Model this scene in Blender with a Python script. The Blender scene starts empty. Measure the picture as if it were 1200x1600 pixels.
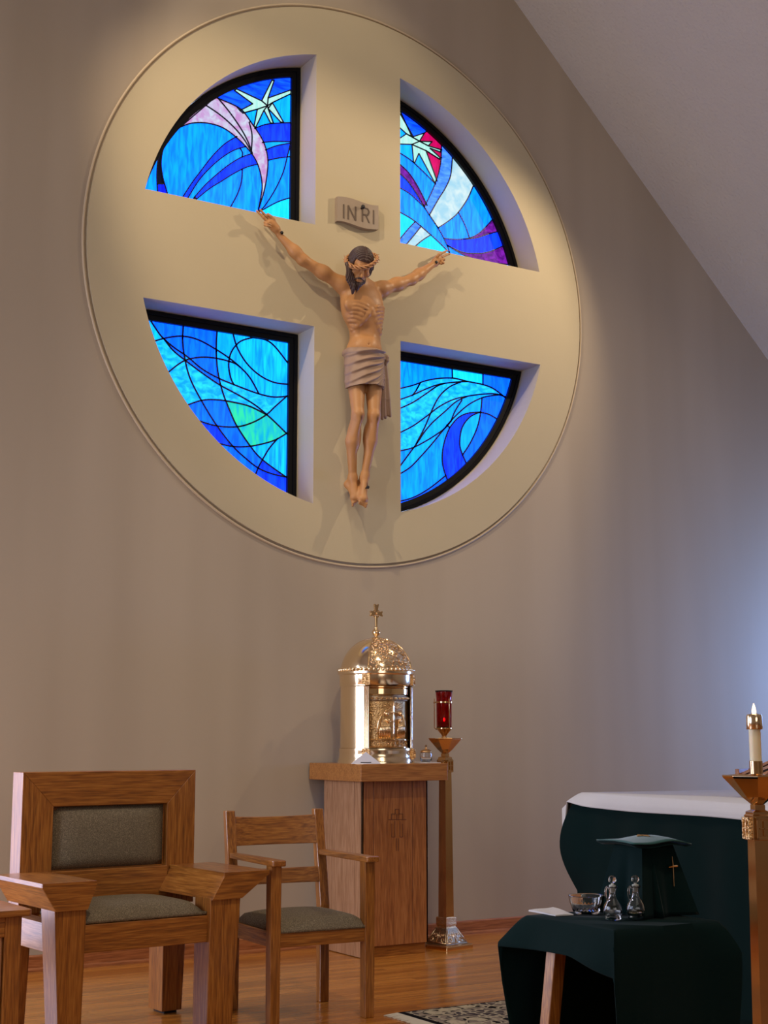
import bpy, bmesh, math, random
import numpy as np
from mathutils import Vector, Matrix
from mathutils.geometry import delaunay_2d_cdt
random.seed(7); rng = np.random.default_rng(7)
PI = math.pi
scene = bpy.context.scene
COL = scene.collection
R_ = math.radians

# ------------------------------------------------------------------ camera
CAM = Vector((-4.6603, -7.8879, 1.25)); PITCH = R_(8.9164); YAWN = R_(31.6835); FPX = 2250.0
cd = bpy.data.cameras.new('camera'); cam = bpy.data.objects.new('camera', cd); COL.objects.link(cam)
cam.location = CAM; cam.rotation_euler = (PI/2+PITCH, 0, -YAWN)
cd.sensor_fit = 'HORIZONTAL'; cd.sensor_width = 36; cd.lens = 36*FPX/1200; cd.clip_start = .05
scene.camera = cam
# ------------------------------------------------------------------ view and world
scene.view_settings.view_transform = 'Standard'; scene.view_settings.look = 'None'
scene.view_settings.gamma = 1; scene.view_settings.use_curve_mapping = False
scene.view_settings.exposure = 0.0
scene.cycles.use_denoising = True
scene.cycles.max_bounces = 10; scene.cycles.transmission_bounces = 10; scene.cycles.sample_clamp_indirect = 6
world = bpy.data.worlds.new('world'); scene.world = world; world.use_nodes = True
wb = world.node_tree.nodes['Background']; wb.inputs[0].default_value = (.55, .68, 1, 1); wb.inputs[1].default_value = 1.0

# ------------------------------------------------------------------ lamps
def look(o, tgt):
    o.rotation_euler = (Vector(tgt)-o.location).to_track_quat('-Z', 'Y').to_euler()
def spot(loc, tgt, power, col, angle, blend=.5, size=.03):
    l = bpy.data.lights.new('spot_lamp', 'SPOT'); l.energy = power; l.color = col; l.spot_size = R_(angle)
    l.spot_blend = blend; l.shadow_soft_size = size
    o = bpy.data.objects.new('spot_lamp', l); COL.objects.link(o); o.location = loc; look(o, tgt); return o
def area(loc, tgt, power, col, sx, sy):
    l = bpy.data.lights.new('area_lamp', 'AREA'); l.energy = power; l.color = col; l.shape = 'RECTANGLE'
    l.size = sx; l.size_y = sy
    o = bpy.data.objects.new('area_lamp', l); COL.objects.link(o); o.location = loc; look(o, tgt); return o
WARM = (1, .80, .56); COOL = (.62, .72, 1)
spot((-4.1, -2.3, 7.4), (.34, 0, 3.80), 640, WARM, 33, .6, .02)
spot((2.2, -1.7, 5.5), (-.15, 0, 3.3), 165, WARM, 84, .5, .02)
spot((-1.7, -2.3, 8.9), (0, 0, 4.1), 300, (1, .84, .60), 40, .5, .02)
spot((-2.6, -6.6, 8.2), (-1.0, -1.9, 0), 600, (1, .84, .64), 56, .9)  # added warm spot, brightens the floor and altar area
area((-2.5, -9, 8.0), (-2.0, -3, 0), 60, (1, .88, .74), 4, 6)          # added ambient fill, high in the unseen nave
area((-7.35, -2.2, 2.0), (0, -2.0, 1.0), 150, (.82, .87, 1), 2.6, 2.2)           # daylight at the assumed left wall window, unseen
area((5.08, -.80, 1.65), (3.2, -.0, 1.45), 115, (.22, .42, 1), .9, 1.0)   # blue daylight at the assumed right wall window, unseen
area((-4.15, -.07, 1.5), (-3.4, -2.6, 1.2), 140, (.76, .82, 1), 1.6, 2.6)            # cool light at the added, unseen window beside the chairs
area((-3.5, -14.8, 3.2), (-2, -5, 2), 100, (1, .95, .90), 5, 3)        # added ambient fill from the nave end, no window built there
area((-1.5, -7.0, 4.6), (3.2, -2.5, 6.2), 26, (1, .90, .78), 1.2, 1.2)  # added warm fill that brightens the ceiling, no fixture there

# ------------------------------------------------------------------ pixel -> point on a plane (only used to take measures)
_F = Vector((math.sin(YAWN), math.cos(YAWN), 0)); _R = Vector((math.cos(YAWN), -math.sin(YAWN), 0))
_fw = _F*math.cos(PITCH)+Vector((0, 0, math.sin(PITCH))); _up = -_F*math.sin(PITCH)+Vector((0, 0, math.cos(PITCH)))
def ray(px, py): return _fw*FPX+_R*(px-600)-_up*(py-800)
def at(px, py, y):
    d = ray(px, py); return CAM+d*((y-CAM.y)/d.y)
def atz(px, py, z):
    d = ray(px, py); return CAM+d*((z-CAM.z)/d.z)

# ------------------------------------------------------------------ materials
def lin(c): return tuple(((v/255+.055)/1.055)**2.4 if v > 10 else v/255/12.92 for v in c)+(1,)
def newmat(name):
    m = bpy.data.materials.new(name); m.use_nodes = True; nt = m.node_tree
    return m, nt, nt.nodes['Principled BSDF'], nt.links
def N(nt, t, **k):
    n = nt.nodes.new(t)
    for a, v in k.items(): setattr(n, a, v)
    return n
def coords(nt, scale, kind='Object'):
    tc = N(nt, 'ShaderNodeTexCoord'); mp = N(nt, 'ShaderNodeMapping'); mp.inputs['Scale'].default_value = scale
    nt.links.new(tc.outputs[kind], mp.inputs[0]); return mp
def plain(name, col, rough=.5, metal=0, spec=.5, noise=0, nscale=20, bump=0, bscale=100, **kw):
    m, nt, b, L = newmat(name)
    b.inputs['Base Color'].default_value = col if len(col) == 4 else tuple(col)+(1,)
    b.inputs['Roughness'].default_value = rough; b.inputs['Metallic'].default_value = metal
    b.inputs['Specular IOR Level'].default_value = spec
    for k, v in kw.items(): b.inputs[k.replace('_', ' ')].default_value = v
    mp = coords(nt, (1, 1, 1))
    if noise:
        n = N(nt, 'ShaderNodeTexNoise'); n.inputs['Scale'].default_value = nscale; n.inputs['Detail'].default_value = 4
        L.new(mp.outputs[0], n.inputs['Vector'])
        mx = N(nt, 'ShaderNodeMix', data_type='RGBA'); c = b.inputs['Base Color'].default_value[:]
        mx.inputs[6].default_value = tuple(v*(1-noise) for v in c[:3])+(1,); mx.inputs[7].default_value = tuple(min(1, v*(1+noise)) for v in c[:3])+(1,)
        L.new(n.outputs[0], mx.inputs[0]); L.new(mx.outputs[2], b.inputs['Base Color'])
    if bump:
        n = N(nt, 'ShaderNodeTexNoise'); n.inputs['Scale'].default_value = bscale; n.inputs['Detail'].default_value = 3
        L.new(mp.outputs[0], n.inputs['Vector']); bp = N(nt, 'ShaderNodeBump'); bp.inputs['Strength'].default_value = bump; bp.inputs['Distance'].default_value = .01
        L.new(n.outputs[0], bp.inputs['Height']); L.new(bp.outputs[0], b.inputs['Normal'])
    return m
def wood(name, dark, mid, light, axis='x', rough=.42, scale=1.0, coat=.5, attr=None):
    m, nt, b, L = newmat(name)
    s = {'x': (1.5, 26, 26), 'y': (26, 1.5, 26), 'z': (26, 26, 1.5)}[axis]
    mp = coords(nt, tuple(v*scale for v in s))
    oi = N(nt, 'ShaderNodeObjectInfo'); va = N(nt, 'ShaderNodeVectorMath', operation='ADD')
    ml = N(nt, 'ShaderNodeMath', operation='MULTIPLY'); ml.inputs[1].default_value = 37
    L.new(oi.outputs['Random'], ml.inputs[0]); L.new(mp.outputs[0], va.inputs[0]); L.new(ml.outputs[0], va.inputs[1])
    n1 = N(nt, 'ShaderNodeTexNoise'); n1.inputs['Scale'].default_value = .9; n1.inputs['Detail'].default_value = 3; n1.inputs['Distortion'].default_value = 1.3
    n2 = N(nt, 'ShaderNodeTexNoise'); n2.inputs['Scale'].default_value = 7; n2.inputs['Detail'].default_value = 6
    L.new(va.outputs[0], n1.inputs['Vector']); L.new(va.outputs[0], n2.inputs['Vector'])
    sn = N(nt, 'ShaderNodeMath', operation='MULTIPLY'); sn.inputs[1].default_value = 26; L.new(n1.outputs[0], sn.inputs[0])
    si = N(nt, 'ShaderNodeMath', operation='SINE'); L.new(sn.outputs[0], si.inputs[0])
    ma = N(nt, 'ShaderNodeMath', operation='MULTIPLY_ADD'); ma.inputs[1].default_value = .10; ma.inputs[2].default_value = .0; L.new(si.outputs[0], ma.inputs[0])
    ad = N(nt, 'ShaderNodeMath', operation='ADD'); L.new(ma.outputs[0], ad.inputs[0]); L.new(n2.outputs[0], ad.inputs[1])
    last = ad
    if attr:
        at_ = N(nt, 'ShaderNodeAttribute', attribute_name=attr); a2 = N(nt, 'ShaderNodeMath', operation='MULTIPLY_ADD'); a2.inputs[1].default_value = .40; 
        a3 = N(nt, 'ShaderNodeMath', operation='SUBTRACT'); a3.inputs[1].default_value = .5
        L.new(at_.outputs['Fac'], a3.inputs[0]); L.new(a3.outputs[0], a2.inputs[0]); L.new(ad.outputs[0], a2.inputs[2]); last = a2
    cr = N(nt, 'ShaderNodeValToRGB'); e = cr.color_ramp.elements
    e[0].position = .22; e[0].color = lin(dark); e[1].position = .80; e[1].color = lin(light); q = e.new(.5); q.color = lin(mid)
    L.new(last.outputs[0], cr.inputs[0]); L.new(cr.outputs[0], b.inputs['Base Color'])
    b.inputs['Roughness'].default_value = rough; b.inputs['Coat Weight'].default_value = coat; b.inputs['Coat Roughness'].default_value = .14
    bp = N(nt, 'ShaderNodeBump'); bp.inputs['Strength'].default_value = .15; bp.inputs['Distance'].default_value = .003
    L.new(n2.outputs[0], bp.inputs['Height']); L.new(bp.outputs[0], b.inputs['Normal'])
    return m
def streak_paint(name, c1, c2):
    m, nt, b, L = newmat(name); mp = coords(nt, (1.3, 1, .12))
    n = N(nt, 'ShaderNodeTexNoise'); n.inputs['Scale'].default_value = 1.6; n.inputs['Detail'].default_value = 2
    L.new(mp.outputs[0], n.inputs['Vector']); cr = N(nt, 'ShaderNodeValToRGB')
    cr.color_ramp.elements[0].position = .35; cr.color_ramp.elements[1].position = .65
    cr.color_ramp.elements[0].color = lin(c1); cr.color_ramp.elements[1].color = lin(c2)
    L.new(n.outputs[0], cr.inputs[0]); L.new(cr.outputs[0], b.inputs['Base Color']); b.inputs['Roughness'].default_value = .75
    b.inputs['Specular IOR Level'].default_value = .25
    m2 = coords(nt, (1, 1, 1)); n2 = N(nt, 'ShaderNodeTexNoise'); n2.inputs['Scale'].default_value = 60; L.new(m2.outputs[0], n2.inputs['Vector'])
    bp = N(nt, 'ShaderNodeBump'); bp.inputs['Strength'].default_value = .05; bp.inputs['Distance'].default_value = .005
    L.new(n2.outputs[0], bp.inputs['Height']); L.new(bp.outputs[0], b.inputs['Normal']); return m
def fabric(name, c1, c2, scale=260):
    m, nt, b, L = newmat(name); mp = coords(nt, (1, 1, 1))
    ck = N(nt, 'ShaderNodeTexVoronoi'); ck.inputs['Scale'].default_value = scale
    L.new(mp.outputs[0], ck.inputs['Vector']); mx = N(nt, 'ShaderNodeMix', data_type='RGBA')
    mx.inputs[6].default_value = lin(c1); mx.inputs[7].default_value = lin(c2)
    L.new(ck.outputs['Distance'], mx.inputs[0]); L.new(mx.outputs[2], b.inputs['Base Color'])
    b.inputs['Roughness'].default_value = .9; b.inputs['Specular IOR Level'].default_value = .1
    bp = N(nt, 'ShaderNodeBump'); bp.inputs['Strength'].default_value = .4; bp.inputs['Distance'].default_value = .002
    L.new(ck.outputs['Distance'], bp.inputs['Height']); L.new(bp.outputs[0], b.inputs['Normal']); return m
def stained(name, c1, c2, strength=1.0, sc=(10, 1, 1.5)):
    m, nt, b, L = newmat(name); mp = coords(nt, sc)
    n = N(nt, 'ShaderNodeTexNoise'); n.inputs['Scale'].default_value = 4; n.inputs['Detail'].default_value = 5; n.inputs['Distortion'].default_value = .6
    L.new(mp.outputs[0], n.inputs['Vector']); cr = N(nt, 'ShaderNodeValToRGB')
    cr.color_ramp.elements[0].position = .38; cr.color_ramp.elements[1].position = .64
    K = 3.4 if c2[2] > 225 and c2[0] < 120 else 1.0      # the blue glass is brighter than white on the blue side
    for e_, c in zip(cr.color_ramp.elements, (c1, c2)):
        q = lin(c); e_.color = (q[0]/K, q[1]/K, q[2], 1)
    strength *= K
    L.new(n.outputs[0], cr.inputs[0])
    b.inputs['Base Color'].default_value = (.01, .01, .02, 1); b.inputs['Roughness'].default_value = .5; b.inputs['Specular IOR Level'].default_value = .08
    L.new(cr.outputs[0], b.inputs['Emission Color']); b.inputs['Emission Strength'].default_value = strength; return m
def emit(name, col, s):
    m, nt, b, L = newmat(name); b.inputs['Base Color'].default_value = (0, 0, 0, 1)
    b.inputs['Emission Color'].default_value = lin(col); b.inputs['Emission Strength'].default_value = s; return m
def glassm(name, col, rough=.0, ior=1.45):
    m, nt, b, L = newmat(name); b.inputs['Base Color'].default_value = col; b.inputs['Transmission Weight'].default_value = 1
    b.inputs['Roughness'].default_value = rough; b.inputs['IOR'].default_value = ior; return m

M = {}
M['wall'] = streak_paint('beige_wall_paint', (169, 154, 134), (178, 163, 143))
M['disc'] = plain('cream_paint', lin((190, 176, 145)), .7, spec=.25, noise=.03, nscale=3, bump=.04, bscale=60)
M['reveal'] = M['disc']
M['bead'] = plain('groove_paint', lin((196, 176, 146)), .6)
M['ceil'] = plain('textured_ceiling_paint', lin((196, 188, 176)), .9, spec=.1, noise=.04, nscale=4, bump=.9, bscale=45)
M['sidewall'] = plain('side_wall_paint', lin((188, 174, 150)), .8, spec=.2, noise=.03, nscale=3)
for a in 'xyz':
    M['oak_'+a] = wood('honey_oak_'+a, (108, 60, 16), (148, 88, 27), (180, 118, 48), a)
    M['pale_oak_'+a] = wood('pale_oak_'+a, (120, 78, 48), (158, 110, 74), (186, 138, 100), a)
M['floorwood'] = wood('floor_oak', (156, 92, 32), (182, 114, 42), (200, 132, 56), 'x', rough=.25, scale=.8, coat=.35, attr='tone')
M['basewood'] = wood('baseboard_oak', (120, 66, 32), (154, 90, 48), (178, 112, 66), 'x')
M['frame'] = plain('black_window_frame', lin((7, 7, 9)), .5, spec=.2)
M['lead'] = plain('dark_lead', lin((8, 22, 60)), .5, metal=0)
M['gold'] = plain('polished_brass', (.93, .66, .36), .10, 1, noise=.05, nscale=8)
M['gold_rough'] = plain('chased_brass', (.85, .55, .27), .22, 1, noise=.25, nscale=60, bump=.7, bscale=130)
M['paleg'] = plain('pale_gold', (.98, .78, .52), .16, 1, noise=.03, nscale=5)
M['door_gold'] = plain('deep_chased_gold', (.60, .38, .17), .3, 1, noise=.3, nscale=60, bump=.7, bscale=110)
M['brass'] = plain('brass', (.72, .45, .21), .12, 1, noise=.08, nscale=10)
M['bronze_dark'] = plain('dark_chased_bronze', (.42, .30, .18), .3, 1, noise=.3, nscale=50, bump=.6, bscale=120)
M['green'] = plain('dark_green_cloth', lin((8, 27, 27)), .9, spec=.04, noise=.12, nscale=7, bump=.06, bscale=300, Sheen_Weight=.04)
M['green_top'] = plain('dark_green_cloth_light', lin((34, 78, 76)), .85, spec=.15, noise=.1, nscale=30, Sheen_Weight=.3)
M['white'] = plain('white_linen', lin((204, 200, 198)), .85, spec=.1, noise=.02, nscale=40, bump=.05, bscale=300)
M['paper'] = plain('white_card', lin((225, 225, 235)), .7)
M['ink'] = plain('black_ink', lin((20, 20, 22)), .6)
M['cushion'] = fabric('taupe_woven_upholstery', (70, 62, 50), (150, 136, 112))
M['clear'] = glassm('clear_glass', (1, 1, 1, 1))
M['red_glass'] = glassm('ruby_glass', (.55, .004, .03, 1), .02)
M['wax'] = plain('cream_wax', lin((226, 210, 172)), .45, Subsurface_Weight=.3)
M['redwax'] = emit('red_candle_flame_glow', (255, 40, 60), 6)
M['flame'] = emit('flame', (255, 214, 160), 4)
M['statue'] = plain('carved_limewood_flesh', lin((180, 130, 82)), .45, spec=.4, noise=.10, nscale=9, bump=.05, bscale=80)
M['clothwood'] = plain('carved_loincloth', lin((152, 124, 104)), .55, noise=.14, nscale=14)
M['hair'] = plain('carved_dark_hair', lin((66, 46, 40)), .5, noise=.25, nscale=40)
M['crown'] = plain('crown_of_thorns_wood', lin((176, 124, 78)), .5, noise=.15, nscale=40)
M['iron'] = plain('black_iron', lin((16, 12, 12)), .5)
M['plaque'] = plain('plaque_wood', lin((150, 132, 112)), .6, noise=.1, nscale=20)
M['letter'] = plain('engraved_letter', lin((92, 76, 62)), .7)
M['rubber'] = plain('black_foot', lin((15, 13, 12)), .7)
M['liquid'] = glassm('pale_wine', (.95, .78, .45, 1), .0, 1.33)
M['cork'] = plain('ground_stopper', lin((190, 190, 180)), .6)

# ------------------------------------------------------------------ mesh helpers
class MB:
    def __init__(s): s.v = []; s.f = []
    def add(s, vs, fs, xf=None):
        n = len(s.v)
        s.v += [tuple(xf @ Vector(v)) if xf else tuple(v) for v in vs]; s.f += [tuple(i+n for i in f) for f in fs]; return s
    def box(s, x0, x1, y0, y1, z0, z1, xf=None):
        return s.add([(x, y, z) for z in (z0, z1) for y in (y0, y1) for x in (x0, x1)],
                     [(0, 2, 3, 1), (4, 5, 7, 6), (0, 1, 5, 4), (1, 3, 7, 5), (3, 2, 6, 7), (2, 0, 4, 6)], xf)
    def prism(s, poly, a, b, fn):
        """poly 2-D, extruded from a to b; fn(u,v,w)->xyz"""
        n = len(poly)
        return s.add([fn(u, v, a) for u, v in poly]+[fn(u, v, b) for u, v in poly],
                     [tuple(range(n)), tuple(range(2*n-1, n-1, -1))]+[(i, (i+1) % n, n+(i+1) % n, n+i) for i in range(n)])
    def lathe(s, prof, seg=32, c=(0, 0, 0), a0=0, a1=2*PI, cap=False):
        full = abs(a1-a0-2*PI) < 1e-6; k = seg if full else seg+1; vs = []; fs = []
        for r, z in prof:
            for i in range(k):
                a = a0+(a1-a0)*i/seg; vs.append((c[0]+r*math.cos(a), c[1]+r*math.sin(a), c[2]+z))
        for j in range(len(prof)-1):
            for i in range(seg):
                i2 = (i+1) % k; fs.append((j*k+i, j*k+i2, (j+1)*k+i2, (j+1)*k+i))
        if cap: fs.append(tuple(range(k))); fs.append(tuple((len(prof)-1)*k+i for i in range(k)))
        return s.add(vs, fs)
    def tube(s, pts, r, seg=8, closed=False):
        pts = [Vector(p) for p in pts]; n = len(pts); rr = r if hasattr(r, '__len__') else [r]*n
        vs = []; fs = []; ref = None
        for i, p in enumerate(pts):
            if closed: t = pts[(i+1) % n]-pts[i-1]
            else: t = pts[min(i+1, n-1)]-pts[max(i-1, 0)]
            t.normalize()
            if ref is None: ref = t.orthogonal().normalized()
            ref = (ref-t*ref.dot(t)).normalized(); b = t.cross(ref)
            for k in range(seg):
                a = 2*PI*k/seg; vs.append(tuple(p+(ref*math.cos(a)+b*math.sin(a))*rr[i]))
        for i in range(n if closed else n-1):
            j = (i+1) % n
            for k in range(seg): fs.append((i*seg+k, i*seg+(k+1) % seg, j*seg+(k+1) % seg, j*seg+k))
        if not closed: fs.append(tuple(range(seg))[::-1]); fs.append(tuple((n-1)*seg+k for k in range(seg)))
        return s.add(vs, fs)
    def ball(s, c, r, seg=12, rings=8):
        r = r if hasattr(r, '__len__') else (r, r, r); prof = []
        vs = [(c[0], c[1], c[2]-r[2])]; fs = []
        for j in range(1, rings):
            t = PI*j/rings
            for i in range(seg):
                a = 2*PI*i/seg; vs.append((c[0]+r[0]*math.sin(t)*math.cos(a), c[1]+r[1]*math.sin(t)*math.sin(a), c[2]-r[2]*math.cos(t)))
        vs.append((c[0], c[1], c[2]+r[2])); L_ = len(vs)-1
        for i in range(seg):
            fs.append((0, 1+(i+1) % seg, 1+i)); b = 1+(rings-2)*seg; fs.append((L_, b+i, b+(i+1) % seg))
            for j in range(rings-2):
                a = 1+j*seg; fs.append((a+i, a+(i+1) % seg, a+seg+(i+1) % seg, a+seg+i))
        return s.add(vs, fs)
    def build(s, name, mat, parent=None, smooth=False, bevel=0, off=None, solid=0, subs=0, autos=None):
        me = bpy.data.meshes.new(name)
        vs = s.v if off is None else [(v[0]-off[0], v[1]-off[1], v[2]-off[2]) for v in s.v]
        me.from_pydata(vs, [], s.f)
        bm = bmesh.new(); bm.from_mesh(me); bmesh.ops.recalc_face_normals(bm, faces=bm.faces); bm.to_mesh(me); bm.free()
        if smooth: me.shade_smooth()
        if autos: 
            me.shade_smooth(); me.set_sharp_from_angle(angle=R_(autos))
        me.materials.append(mat)
        o = bpy.data.objects.new(name, me); COL.objects.link(o)
        if parent: o.parent = parent
        if solid:
            md = o.modifiers.new('solid', 'SOLIDIFY'); md.thickness = solid; md.offset = 0
        if bevel:
            md = o.modifiers.new('bevel', 'BEVEL'); md.width = bevel; md.segments = 2; md.limit_method = 'ANGLE'; md.angle_limit = R_(40)
            md.harden_normals = False
        if subs:
            md = o.modifiers.new('sub', 'SUBSURF'); md.levels = subs; md.render_levels = subs
        return o
def tag(o, label=None, cat=None, group=None, kind=None):
    if label: o['label'] = label
    if cat: o['category'] = cat
    if group: o['group'] = group
    if kind: o['kind'] = kind
    return o
def thing(name, label, cat, loc=(0, 0, 0), rz=0, group=None, kind=None):
    o = bpy.data.objects.new(name, None); COL.objects.link(o); o.location = loc; o.rotation_euler = (0, 0, rz)
    o.empty_display_size = .1
    return tag(o, label, cat, group, kind)
def arc(cx, cz, r, a0, a1, n): return [(cx+r*math.cos(a0+(a1-a0)*i/n), cz+r*math.sin(a0+(a1-a0)*i/n)) for i in range(n+1)]
def inpoly(p, poly):
    x, y = p; c = False; n = len(poly)
    for i in range(n):
        x1, y1 = poly[i]; x2, y2 = poly[i-1]
        if (y1 > y) != (y2 > y) and x < (x2-x1)*(y-y1)/(y2-y1)+x1: c = not c
    return c
def cdt(loops):
    vs = []; es = []
    for lp, closed in loops:
        n = len(vs); vs += [Vector(p) for p in lp]; es += [(n+i, n+i+1) for i in range(len(lp)-1)]
        if closed: es.append((n+len(lp)-1, n))
    r = delaunay_2d_cdt(vs, es, [], 0, 1e-5); return [tuple(v) for v in r[0]], r[1], r[2]

# ------------------------------------------------------------------ the wall, its round panel and four openings
ZC = 4.222; RO = 1.868; RI = 1.545; HX = .328; ZU = 4.552; ZL = 3.868
def quarter(sx, top, dr=0, n=28):
    """outline of one opening inset by dr, corner first"""
    x = sx*(HX+dr); z = (ZU+dr) if top else (ZL-dr); r = RI-dr
    dz = z-ZC; xo = sx*math.sqrt(r*r-dz*dz); zo = ZC+(1 if top else -1)*math.sqrt(r*r-x*x)
    a0 = math.atan2(zo-ZC, x); a1 = math.atan2(dz, xo)
    if a1-a0 > PI: a1 -= 2*PI
    if a0-a1 > PI: a0 -= 2*PI
    return [(x, z)]+[(r*math.cos(a0+(a1-a0)*i/n), ZC+r*math.sin(a0+(a1-a0)*i/n)) for i in range(n+1)]
QUADS = [(-1, True), (1, True), (-1, False), (1, False)]
openings = [quarter(*q) for q in QUADS]
circle = arc(0, ZC, RO, 0, 2*PI, 160)[:-1]
def roof_z(x): return 6.6-.9585*(x-1.33)
XR = 5.2; XL = -7.5; YB = -15.2; XRIDGE = -2.5
outer = [(XL, -.02), (XR, -.02), (XR, roof_z(XR)), (XRIDGE, roof_z(XRIDGE)), (XL, roof_z(XRIDGE)-.9585*(XRIDGE-XL))]
vs, es, fs = cdt([(outer, True), (circle, True)])
def cen(f): return (sum(vs[i][0] for i in f)/3, sum(vs[i][1] for i in f)/3)
mb = MB().add([(x, 0, z) for x, z in vs], [f for f in fs if math.hypot(cen(f)[0], cen(f)[1]-ZC) > RO-.001 and inpoly(cen(f), outer)])
w = mb.build('wall_back', M['wall']); tag(w, 'tall beige plaster wall behind the crucifix with faint vertical streaks', 'wall', kind='structure')
vs, es, fs = cdt([(circle, True)]+[(o, True) for o in openings])
YP = -.016
mb = MB().add([(x, YP, z) for x, z in vs], [f for f in fs if not any(inpoly(cen(f), o) for o in openings)])
n = len(circle); mb.add([(x, YP, z) for x, z in circle]+[(x, .02, z) for x, z in circle], [(i, (i+1) % n, n+(i+1) % n, n+i) for i in range(n)])
for o in openings:
    n = len(o); mb.add([(x, YP, z) for x, z in o]+[(x, .27, z) for x, z in o], [(i, (i+1) % n, n+(i+1) % n, n+i) for i in range(n)])
panel = mb.build('trim_1', M['disc']); tag(panel, 'large cream painted disc on the wall with a cross shape left between four window openings', 'wall panel', kind='structure')
mb = MB(); mb.tube([(1.889*math.cos(a), -.003, ZC+1.889*math.sin(a)) for a in np.linspace(0, 2*PI, 160, endpoint=False)], .0085, 6, closed=True)
tag(mb.build('trim_2', M['bead'], smooth=True), 'thin round bead moulding circling the cream wall disc', 'trim', kind='structure')

# ceiling, side walls, floor
mb = MB()
T = .12
mb.prism([(XRIDGE, roof_z(XRIDGE)), (XR, roof_z(XR)), (XR, roof_z(XR)+T), (XRIDGE, roof_z(XRIDGE)+T*1.4), (XL, outer[4][1]+T), (XL, outer[4][1])], .02, YB, lambda u, v, w: (u, w, v))
tag(mb.build('ceiling', M['ceil']), 'sloping pale ceiling with rough sprayed texture', 'ceiling', kind='structure')
mb = MB().box(XR, XR+.1, YB, .02, -.02, roof_z(XR)+.05)
tag(mb.build('wall_right', M['sidewall']), 'side wall beyond the altar', 'wall', kind='structure')
mb = MB().box(XL-.1, XL, YB, .02, -.02, outer[4][1]+.05)
tag(mb.build('wall_left', M['sidewall']), 'side wall beyond the chairs', 'wall', kind='structure')
mb = MB().prism(outer, YB, YB-.1, lambda u, v, w: (u, w, v))
tag(mb.build('wall_front', M['sidewall']), 'nave wall behind the viewer', 'wall', kind='structure')
fl = MB().box(XL, XR, YB, 0, -.12, -.004).build('floor', M['floorwood'])
tag(fl, 'glossy honey oak strip floor', 'floor', kind='structure')
mb = MB(); tones = []; y = 0
rows = 0
while y > -6.0:
    x = XL+random.uniform(-.6, 0)
    while x < XR:
        l = random.uniform(.7, 1.9); x1 = min(x+l, XR)
        if x1 > -4.2 and x < 2.6 or rows % 1 == 0:
            mb.box(max(x, XL)+.0004, x1-.0004, y-.0568, y-.0004, -.006, 0); tones += [random.random()]*6
        x += l
    y -= .0572; rows += 1
fb = mb.build('floorboard', M['floorwood'], fl); fb['kind'] = 'stuff'
a = fb.data.attributes.new('tone', 'FLOAT', 'FACE'); a.data.foreach_set('value', tones)
mb = MB().prism([(0, 0), (-.028, 0), (-.026, .012), (-.015, .02), (-.014, .078), (-.008, .086), (0, .086)], XL, XR, lambda u, v, w: (w, u, v))
tag(mb.build('baseboard_back', M['basewood']), 'oak baseboard along the foot of the beige wall', 'baseboard', kind='structure')

# unseen windows with glowing panes
def assumed_side_window(name, x, y0, y1, z0, z1, col, s, label):
    w = thing(name, label, 'window', (x, (y0+y1)/2, z0), kind='structure'); d = -.04 if x > 0 else .04
    yc = (y0+y1)/2
    X = sorted((0, d))
    m = MB()
    for a, b, c, e in ((y0, y1, z0, z0+.07), (y0, y1, z1-.07, z1), (y0, y0+.07, z0, z1), (y1-.07, y1, z0, z1)): m.box(X[0], X[1], a-yc, b-yc, c-z0, e-z0)
    m.build('frame', M['frame'], w)
    X = sorted((d*.2, d*.4))
    MB().box(X[0], X[1], y0+.07-yc, y1-.07-yc, .07, z1-z0-.07).build('pane', emit(name+'_daylight', col, s), w)
assumed_side_window('window_5', XR, -1.4, -.2, 1.0, 2.3, (60, 110, 255), 1.2, 'blue daylit window on the side wall beyond the altar')  # unseen window, assumed from the blue glow on the back wall
wn = thing('window_7', 'daylit window in the beige wall beyond the massive armchair', 'window', (-4.15, 0, .15), kind='structure')  # added unseen window, put where the chair's left faces reflect its glow
m = MB()
for a, b, c, e in ((-.88, .88, -.05, 0), (-.88, .88, 2.7, 2.77), (-.88, -.81, 0, 2.7), (.81, .88, 0, 2.7), (-.025, .025, 0, 2.7)): m.box(a, b, -.045, -.001, c, e)
m.build('frame', M['sidewall'], wn, bevel=.004)
MB().box(-.81, .81, -.012, -.006, 0, 2.7).build('pane', emit('window_7_daylight', (205, 212, 255), 4.0), wn)
assumed_side_window('window_6', XL, -5.0, -1.8, .8, 3.2, (190, 205, 255), 2.0, 'tall daylit window on the side wall beyond the chairs')  # unseen window, assumed from the pale light on the chair's left side

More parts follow.
